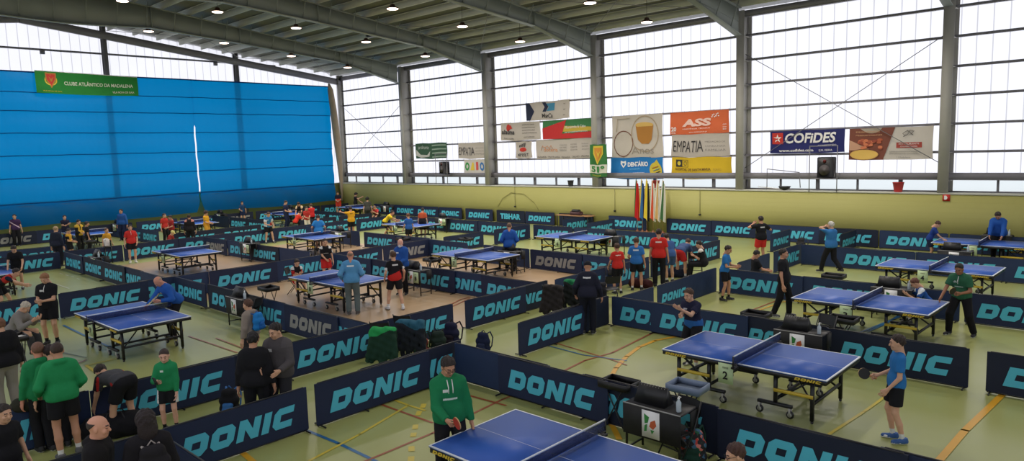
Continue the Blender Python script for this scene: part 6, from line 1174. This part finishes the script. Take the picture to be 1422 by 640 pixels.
    if kd: hv2, hq2 = hair_proto(kd, .008 if dist < 14 else .011); child('cap' if kd == 'cap' else 'hair', (hv2*hs) @ Rh.T+hc, hq2, [hairm(hc_) if kd != 'cap' else fabric(hc_)])
    # trousers or shorts
    kind, rgb = P['bot'][:2]
    F = Field(lo, hi, h); e = .016*s if kind != 'tight' else .006*s
    torso(F, e, 0, 3)
    for sg, (hp, kn, an) in legs.items():
        if kind == 'shorts':
            en = hp*(1-.74)+kn*.74; F.cap(hp, en, .095*wk+e, .088*wk+e, .03*s, cut=1)
        elif kind == 'skirt': F.cap(hp, kn*.9+hp*.1, .1*wk+e, .1*wk+e, .05*s, cut=1)
        else:
            F.cap(hp, kn, .09*wk+e, .066*wk+e, .03*s); F.cap(kn, an+A3((0, 0, .0)), .066*wk+e, .05*wk+e, .02*s, cut=1)
    wst = P0+sp*.15*s; F.plane(wst, sp); V, Q = F.mesh()
    fm = None; mats = [fabric(rgb)]
    if len(P['bot']) > 2 and len(V):
        c = V[Q].mean(1); mats.append(fabric(P['bot'][2])); fm = (np.abs(c[:, 0]) > .165*wk).astype(int)
    child('trousers' if kind == 'long' else 'skirt' if kind == 'skirt' else 'shorts', V, Q, mats, fm)
    # top
    T = P['top']; kind, rgb = T[0], T[1]; ex = T[2] if len(T) > 2 else {}
    e = dict(short=.014, polo=.014, hoodie=.02, jacket=.02, puffer=.036)[kind]*s; longs = kind in ('hoodie', 'jacket', 'puffer')
    F = Field(lo, hi, h); torso(F, e)
    for a, b, r in tor[:2]: F.cap(a, b, r+e+.016*s, r+e+.016*s, .04*s)
    for sg, (sh, el, wr) in arms.items():
        if longs: F.cap(sh, el, .054*wk+e, .046*wk+e, .03*s); F.cap(el, wr-(wr-el)*.02, .048*wk+e*.8, .036*wk+e*.6, .02*s, cut=1)
        else: en = sh*.3+el*.7; F.cap(sh, en, .058*wk+e, .056*wk+e, .03*s, cut=1)
    if kind in ('hoodie', 'puffer') or ex.get('hood'):
        F.cap(neck-lat*.05*s-fw*.07*s, neck+lat*.05*s-fw*.07*s, .045*s, .045*s, .03*s); F.cap(neck-lat*.07*s-fw*.02*s, neck-lat*.02*s+fw*.06*s-sp*.04*s, .03*s, .025*s, .02*s); F.cap(neck+lat*.07*s-fw*.02*s, neck+lat*.02*s+fw*.06*s-sp*.04*s, .03*s, .025*s, .02*s)
        F.plane(neck+sp*.045*s, sp)
    elif kind == 'jacket' or kind == 'polo':
        F.cap(neck-lat*.04*s-fw*.03*s, neck+lat*.04*s-fw*.03*s, .042*s, .042*s, .02*s); F.cap(neck-lat*.04*s+fw*.02*s, neck+lat*.04*s+fw*.02*s, .036*s, .036*s, .02*s); F.plane(neck+sp*.03*s, sp)
    else: F.plane(neck+sp*.012*s, sp)
    hem = P0-sp*(.07 if not ex.get('hem') else ex['hem'])*s*(1 if lean < .7 else .2); F.plane(hem, -unit(sp*.5+spp*.5)); V, Q = F.mesh()
    mats = [fabric(rgb)]; fm = np.zeros(len(Q), int)
    if len(V):
        c = V[Q].mean(1)-P0; zz = (c@sp)/s; xx = (c@lat)/s; yy = (c@fw)/s
        def reg(mask, col):
            mats.append(fabric(col)); fm[mask] = len(mats)-1
        if 'lower' in ex: reg(zz < ex.get('at', .22)+xx*ex.get('slope', 0), ex['lower'])
        if 'sleeve' in ex: reg(np.abs(xx) > .2, ex['sleeve'])
        if 'shoulder' in ex: reg((zz > .4) & (np.abs(xx) > .11) , ex['shoulder'])
        if 'cuff' in ex: reg((np.abs(xx) > .22) & (zz < .33) & (zz > .24), ex['cuff'])
        if 'back' in ex: reg((yy < -.02) & (np.abs(xx) < .085) & (zz > .36) & (zz < .40), ex['back'])
        if 'chest' in ex: reg((yy > .02) & (np.abs(xx-.06) < .035) & (zz > .34) & (zz < .375), ex['chest'])
        if 'belly' in ex: reg((yy > .02) & (np.abs(xx) < .09) & (zz > .235) & (zz < .258), ex['belly'])
        if 'stripe' in ex: reg(np.abs(zz-.2-xx*.8) < .025, ex['stripe'])
        if 'side' in ex: reg((np.abs(xx) > .115) & (zz < .38), ex['side'])
        if 'centre' in ex: reg((yy > .0) & (np.abs(xx) < .018) & (zz > .25), ex['centre'])
    child(dict(short='shirt', polo='polo_shirt', hoodie='hooded_top', jacket='jacket', puffer='padded_jacket')[kind], V, Q, mats, fm)
    if kind == 'polo' or kind == 'hoodie' and ex.get('cords'):
        m = MB(); 
        for sx in ((-.03, .03) if kind == 'hoodie' else (0.,)): m.tube([neck+fw*.085*s+lat*sx*s-sp*.02*s, neck+fw*.15*s+lat*sx*s*.9-sp*.1*s, neck+fw*.155*s+lat*sx*s*.9-sp*.17*s], .006, WHITE, 5)
        m.build('drawstring' if kind == 'hoodie' else 'placket', ob)
    # shoes
    SV, SQ, SF = shoe_proto(); sc = P.get('shoe', ((34, 34, 38), (220, 220, 220)))
    for sg, (hp, kn, an) in legs.items():
        a_ = -sg*.2; R = np.array(Matrix.Rotation(a_, 3, 'Z')); v = (SV*s) @ R.T+A3((an[0], an[1], an[2]-.08*s))
        child('shoe', v, SQ, [plain(sc[0], .6), plain(sc[1], .6)], SF)
    if P.get('glasses'):
        m = MB(); G = lambda x, y, z: tuple(Rh @ (A3((x, y, z))*hs)+hc)
        for sx in (-1, 1):
            m.tube([G(sx*.031+.023*math.cos(t), .108, .002+.017*math.sin(t)) for t in [k*math.pi/5 for k in range(11)]], .0022, BLACK, 5)
            m.tube([G(sx*.054, .106, .008), G(sx*.082, .0, .01)], .0022, BLACK, 5)
        m.tube([G(-.01, .11, .005), G(.01, .11, .005)], .0022, BLACK, 5); m.build('glasses', ob)
    if P.get('mask'):
        m = MB(); mk = plain((216, 226, 232), .7)
        m.grid(lambda u, v: tuple(Rh @ (A3(((u-.5)*.13, .118-.19*(u-.5)**2*1.9-.012*abs(v-.5), -.09+.075*v))*hs)+hc), 10, 6, mk)
        m.grid(lambda u, v: tuple(Rh @ (A3(((.5-u)*.13, .114-.19*(u-.5)**2*1.9-.012*abs(v-.5), -.09+.075*v))*hs)+hc), 10, 6, mk); m.build('face_mask', ob, True)
    Mw = Matrix.Translation(ob.location) @ Matrix.Rotation(ob.rotation_euler.z, 4, 'Z')
    if P.get('paddle'):
        sg, rgb, plab = P['paddle']; wr, fd, th, px = hands[sg]
        dirv = unit(fd*.75+th*.65); nrm = unit(np.cross(dirv, np.cross(px, dirv))); o3 = wr+fd*.085*s-px*.03*sg
        r3 = np.cross(dirv, nrm); Rm = Matrix([[r3[i], dirv[i], nrm[i]] for i in range(3)]).to_4x4(); Mp = Mw @ Matrix.Translation(Vector(o3)) @ Rm
        e_ = empty('table_tennis_paddle', (0, 0, 0)); e_.matrix_world = Mp; tag(e_, plab, 'paddle', None)
        q = MB(); out = [(.078*math.sin(t), .13+.082*math.cos(t)) for t in [k*math.pi/14 for k in range(28)]]
        q.poly([out[::-1]], plain(rgb, .5), lambda u, v, d: (u, v, .007+d)); q.poly([out[::-1]], BLACK, lambda u, v, d: (u, v, -.007-d)) 
        L_ = len(out); q.add([(a, b, .007) for a, b in out]+[(a, b, -.007) for a, b in out], [(k, (k+1) % L_, L_+(k+1) % L_, L_+k) for k in range(L_)], plain((196, 160, 110)))
        q.build('blade', e_); q = MB(); q.box((0, .0, 0), (.03, .11, .024), plain((170, 120, 70)), .006); q.build('handle', e_)
    return ob, arms, neck, Mw
for P in PEOPLE: person(P)
# ------------------------------------------------------------------ bags, jackets and small things
def patch_mat(key, cols, scale):
    m = bpy.data.materials.new(key); m.use_nodes = True; nt = m.node_tree; b = nt.nodes['Principled BSDF']; b.inputs['Roughness'].default_value = .8
    tc = nt.nodes.new('ShaderNodeTexCoord'); v = nt.nodes.new('ShaderNodeTexVoronoi'); v.inputs['Scale'].default_value = scale
    cr = nt.nodes.new('ShaderNodeValToRGB'); cr.color_ramp.interpolation = 'CONSTANT'
    sp = nt.nodes.new('ShaderNodeSeparateColor')
    nt.links.new(tc.outputs['Object'], v.inputs['Vector']); nt.links.new(v.outputs['Color'], sp.inputs[0]); nt.links.new(sp.outputs[0], cr.inputs[0])
    e = cr.color_ramp.elements
    while len(e) < len(cols): e.new(len(e)/len(cols))
    for i, c in enumerate(cols): e[i].position = i/len(cols); e[i].color = (*lin(c), 1)
    nt.links.new(cr.outputs[0], b.inputs['Base Color']); return m
def soft(prims, h, noise=.006, mats=None, seed=0, fn=None):
    P_s = np.array([p for a in prims for p in a[:2]]); r = max(max(a[2:4]) for a in prims)
    F = Field(P_s.min(0)-r-.05, P_s.max(0)+r+.05, h)
    for a in prims: F.cap(a[0], a[1], a[2], a[3], a[4] if len(a) > 4 else .04)
    X, Y, Z = F._xyz((slice(None),)*3)
    F.f = F.f+noise*(np.sin(X*31+seed)*np.cos(Y*27+Z*17)+.7*np.sin(Z*43+X*19+seed*2))
    F.plane((0, 0, .004), (0, 0, -1))
    V, Q = F.mesh(); fm = fn(V[Q].mean(1)) if fn else None
    return raw_mesh('soft', V, Q, mats, fm, True)
def softobj(name, loc, rz, lab, cat, prims, mats, noise=.006, seed=0, fn=None, h=.014, grp=None):
    me = soft(prims, h, noise, mats, seed, fn); me.name = name
    o = bpy.data.objects.new(name, me); COL.objects.link(o); o.location = loc; o.rotation_euler = (0, 0, rz); return tag(o, lab, cat, grp)
def backpack(loc, rz, mt, mt2, lab, s=1., strapm=None):
    """upright rucksack, back side towards local +Y (wearer), pocket to local -Y; origin at the bottom"""
    pr = [((-.09*s, 0, .1*s), (.09*s, 0, .1*s), .09*s, .09*s, .05), ((-.08*s, 0, .25*s), (.08*s, 0, .25*s), .095*s, .095*s, .05), ((-.05*s, .01, .38*s), (.05*s, .01, .38*s), .08*s, .08*s, .05)]
    o = softobj('backpack', loc, rz, lab, 'backpack', pr, [mt], .002, 1, h=.012)
    me = soft([((-.06*s, -.09*s, .1*s), (.06*s, -.09*s, .1*s), .05*s, .05*s), ((-.05*s, -.08*s, .19*s), (.05*s, -.08*s, .19*s), .045*s, .045*s)], .012, .002, [mt2])
    c = bpy.data.objects.new('front_pocket', me); COL.objects.link(c); c.parent = o
    for sx in (-1, 1):
        q = MB(); q.tube([(sx*.07*s, .06*s, .42*s), (sx*.1*s, .17*s, .44*s), (sx*.13*s, .23*s, .3*s), (sx*.13*s, .17*s, .12*s), (sx*.1*s, .08*s, .04*s)], .016*s, strapm or mt2, 6); q.build('strap', o, True)
    q = MB(); q.tube([(-.04*s, .04*s, .45*s), (0, .04*s, .5*s), (.04*s, .04*s, .45*s)], .009*s, mt2, 6); q.build('handle', o)
    return o
FLORAL = patch_mat('floral_print', [(24, 26, 30), (24, 26, 30), (180, 60, 50), (28, 90, 60), (24, 26, 30), (60, 100, 130), (206, 120, 110), (24, 26, 30)], 22)
RUST = patch_mat('rust_print', [(110, 40, 36), (150, 70, 50), (60, 34, 30), (200, 150, 120), (120, 50, 40)], 14)
for i, (kind, loc, rz, lab, col, col2, s) in enumerate(PACKS):
    m1 = FLORAL if col == 'floral' else RUST if col == 'rust' else fabric(col); backpack(loc, rz, m1, fabric(col2), lab, s)
def draped(loc, rz, col, lab, seed, w_=.22, hgt=.86, extra=None):
    pr = [((-w_, 0, hgt), (w_, 0, hgt), .05, .05, .05)]
    for k in range(6):
        x = -w_+2*w_*k/5; b = .28+.09*math.sin(k*2.1+seed)
        pr.append(((x, -.04, hgt-.02), (x*1.08, -.09, b), .05, .045, .05)); pr.append(((x, .05, hgt-.02), (x*1.05, .09, b+.16), .05, .04, .05))
    pr.append(((-w_, -.03, hgt-.05), (-w_-.1, -.12, .3), .06, .045, .04)); pr.append(((w_, -.03, hgt-.05), (w_+.08, -.14, .36), .06, .045, .04))
    fn = None; mats = [fabric(col)]
    if extra: mats.append(fabric(extra)); fn = lambda c: (c[:, 2] > hgt-.05+.07*np.sin(c[:, 0]*8+seed*2)+.03*np.sin(c[:, 1]*30)).astype(int)
    return softobj('draped_jacket', loc, rz, lab, 'jacket', pr, mats, .009, seed, fn, grp='jackets over chairs')
for i, (loc, rz, col, extra, lab, w_, hg) in enumerate(JACKETS): draped(loc, rz, col, lab, i*1.7, w_, hg, extra)
def bag(loc, rz, L_, r, col, lab, seed, hi=None):
    pr = [((-L_/2, 0, r*.85), (L_/2, 0, r*.85), r, r*.92, .03), ((-L_/3, 0, r*1.2), (L_/3, 0, r*1.2), r*.7, r*.7, .05)]
    o = softobj('sports_bag', loc, rz, lab, 'bag', pr, [fabric(col)], .006, seed, grp='sports bags on the floor')
    for sy in (-1, 1):
        q = MB(); q.tube([(-L_*.25, sy*r*.7, r*1.4), (-L_*.15, sy*r*.35, r*2.05), (L_*.15, sy*r*.35, r*2.05), (L_*.25, sy*r*.7, r*1.4)], .011, fabric(hi or (50, 50, 54)), 6); q.build('handle', o, True)
    q = MB(); q.tube([(-L_*.4, 0, r*1.7), (0, 0, r*1.93), (L_*.4, 0, r*1.7)], .007, plain((140, 140, 140)), 5); q.build('zip', o)
    return o
for i, a in enumerate(BAGS): bag(*a[:6], i, a[6] if len(a) > 6 else None)
m = MB(); m.box((0, 0, .17), (.3, .16, .3), plain((222, 214, 206)), .02); m.box((0, 0, .33), (.12, .1, .03), WHITE, .01)
o = m.build('white_box', loc=(WBOX[0], WBOX[1], .7)); tag(o, 'small white box held up on a stool before the little yellow shirted child', 'box')
m = MB(); m.box((0, 0, .69), (.34, .3, .03), BLACK, .01)
for x in (-.14, .14):
    for y in (-.12, .12): m.box((x, y, .34), (.025, .025, .68), DARKMETAL)
tag(m.build('stool', loc=(WBOX[0], WBOX[1], 0)), 'black stool under the small white box', 'stool')
m = MB()
for k in range(3): m.box((.03*k-.02, .02*k, .004+.003*k), (.21, .3, .002), WHITE, R=Matrix.Rotation(.3*k-.2, 3, 'Z'))
tag(m.build('paper_sheets', loc=PAPER), 'white sheets of paper on the stand of the grey haired man', 'paper')
m = MB(); m.box((0, 0, 0), (.07, .012, .14), BLACK, .005); m.box((0, -.0065, .0), (.062, .001, .13), plain((60, 60, 66), .2)); o = m.build('mobile_phone', loc=PHONE); o.rotation_euler = (.4, .1, .3); tag(o, 'dark mobile phone in the hand of the smiling child in green', 'phone')
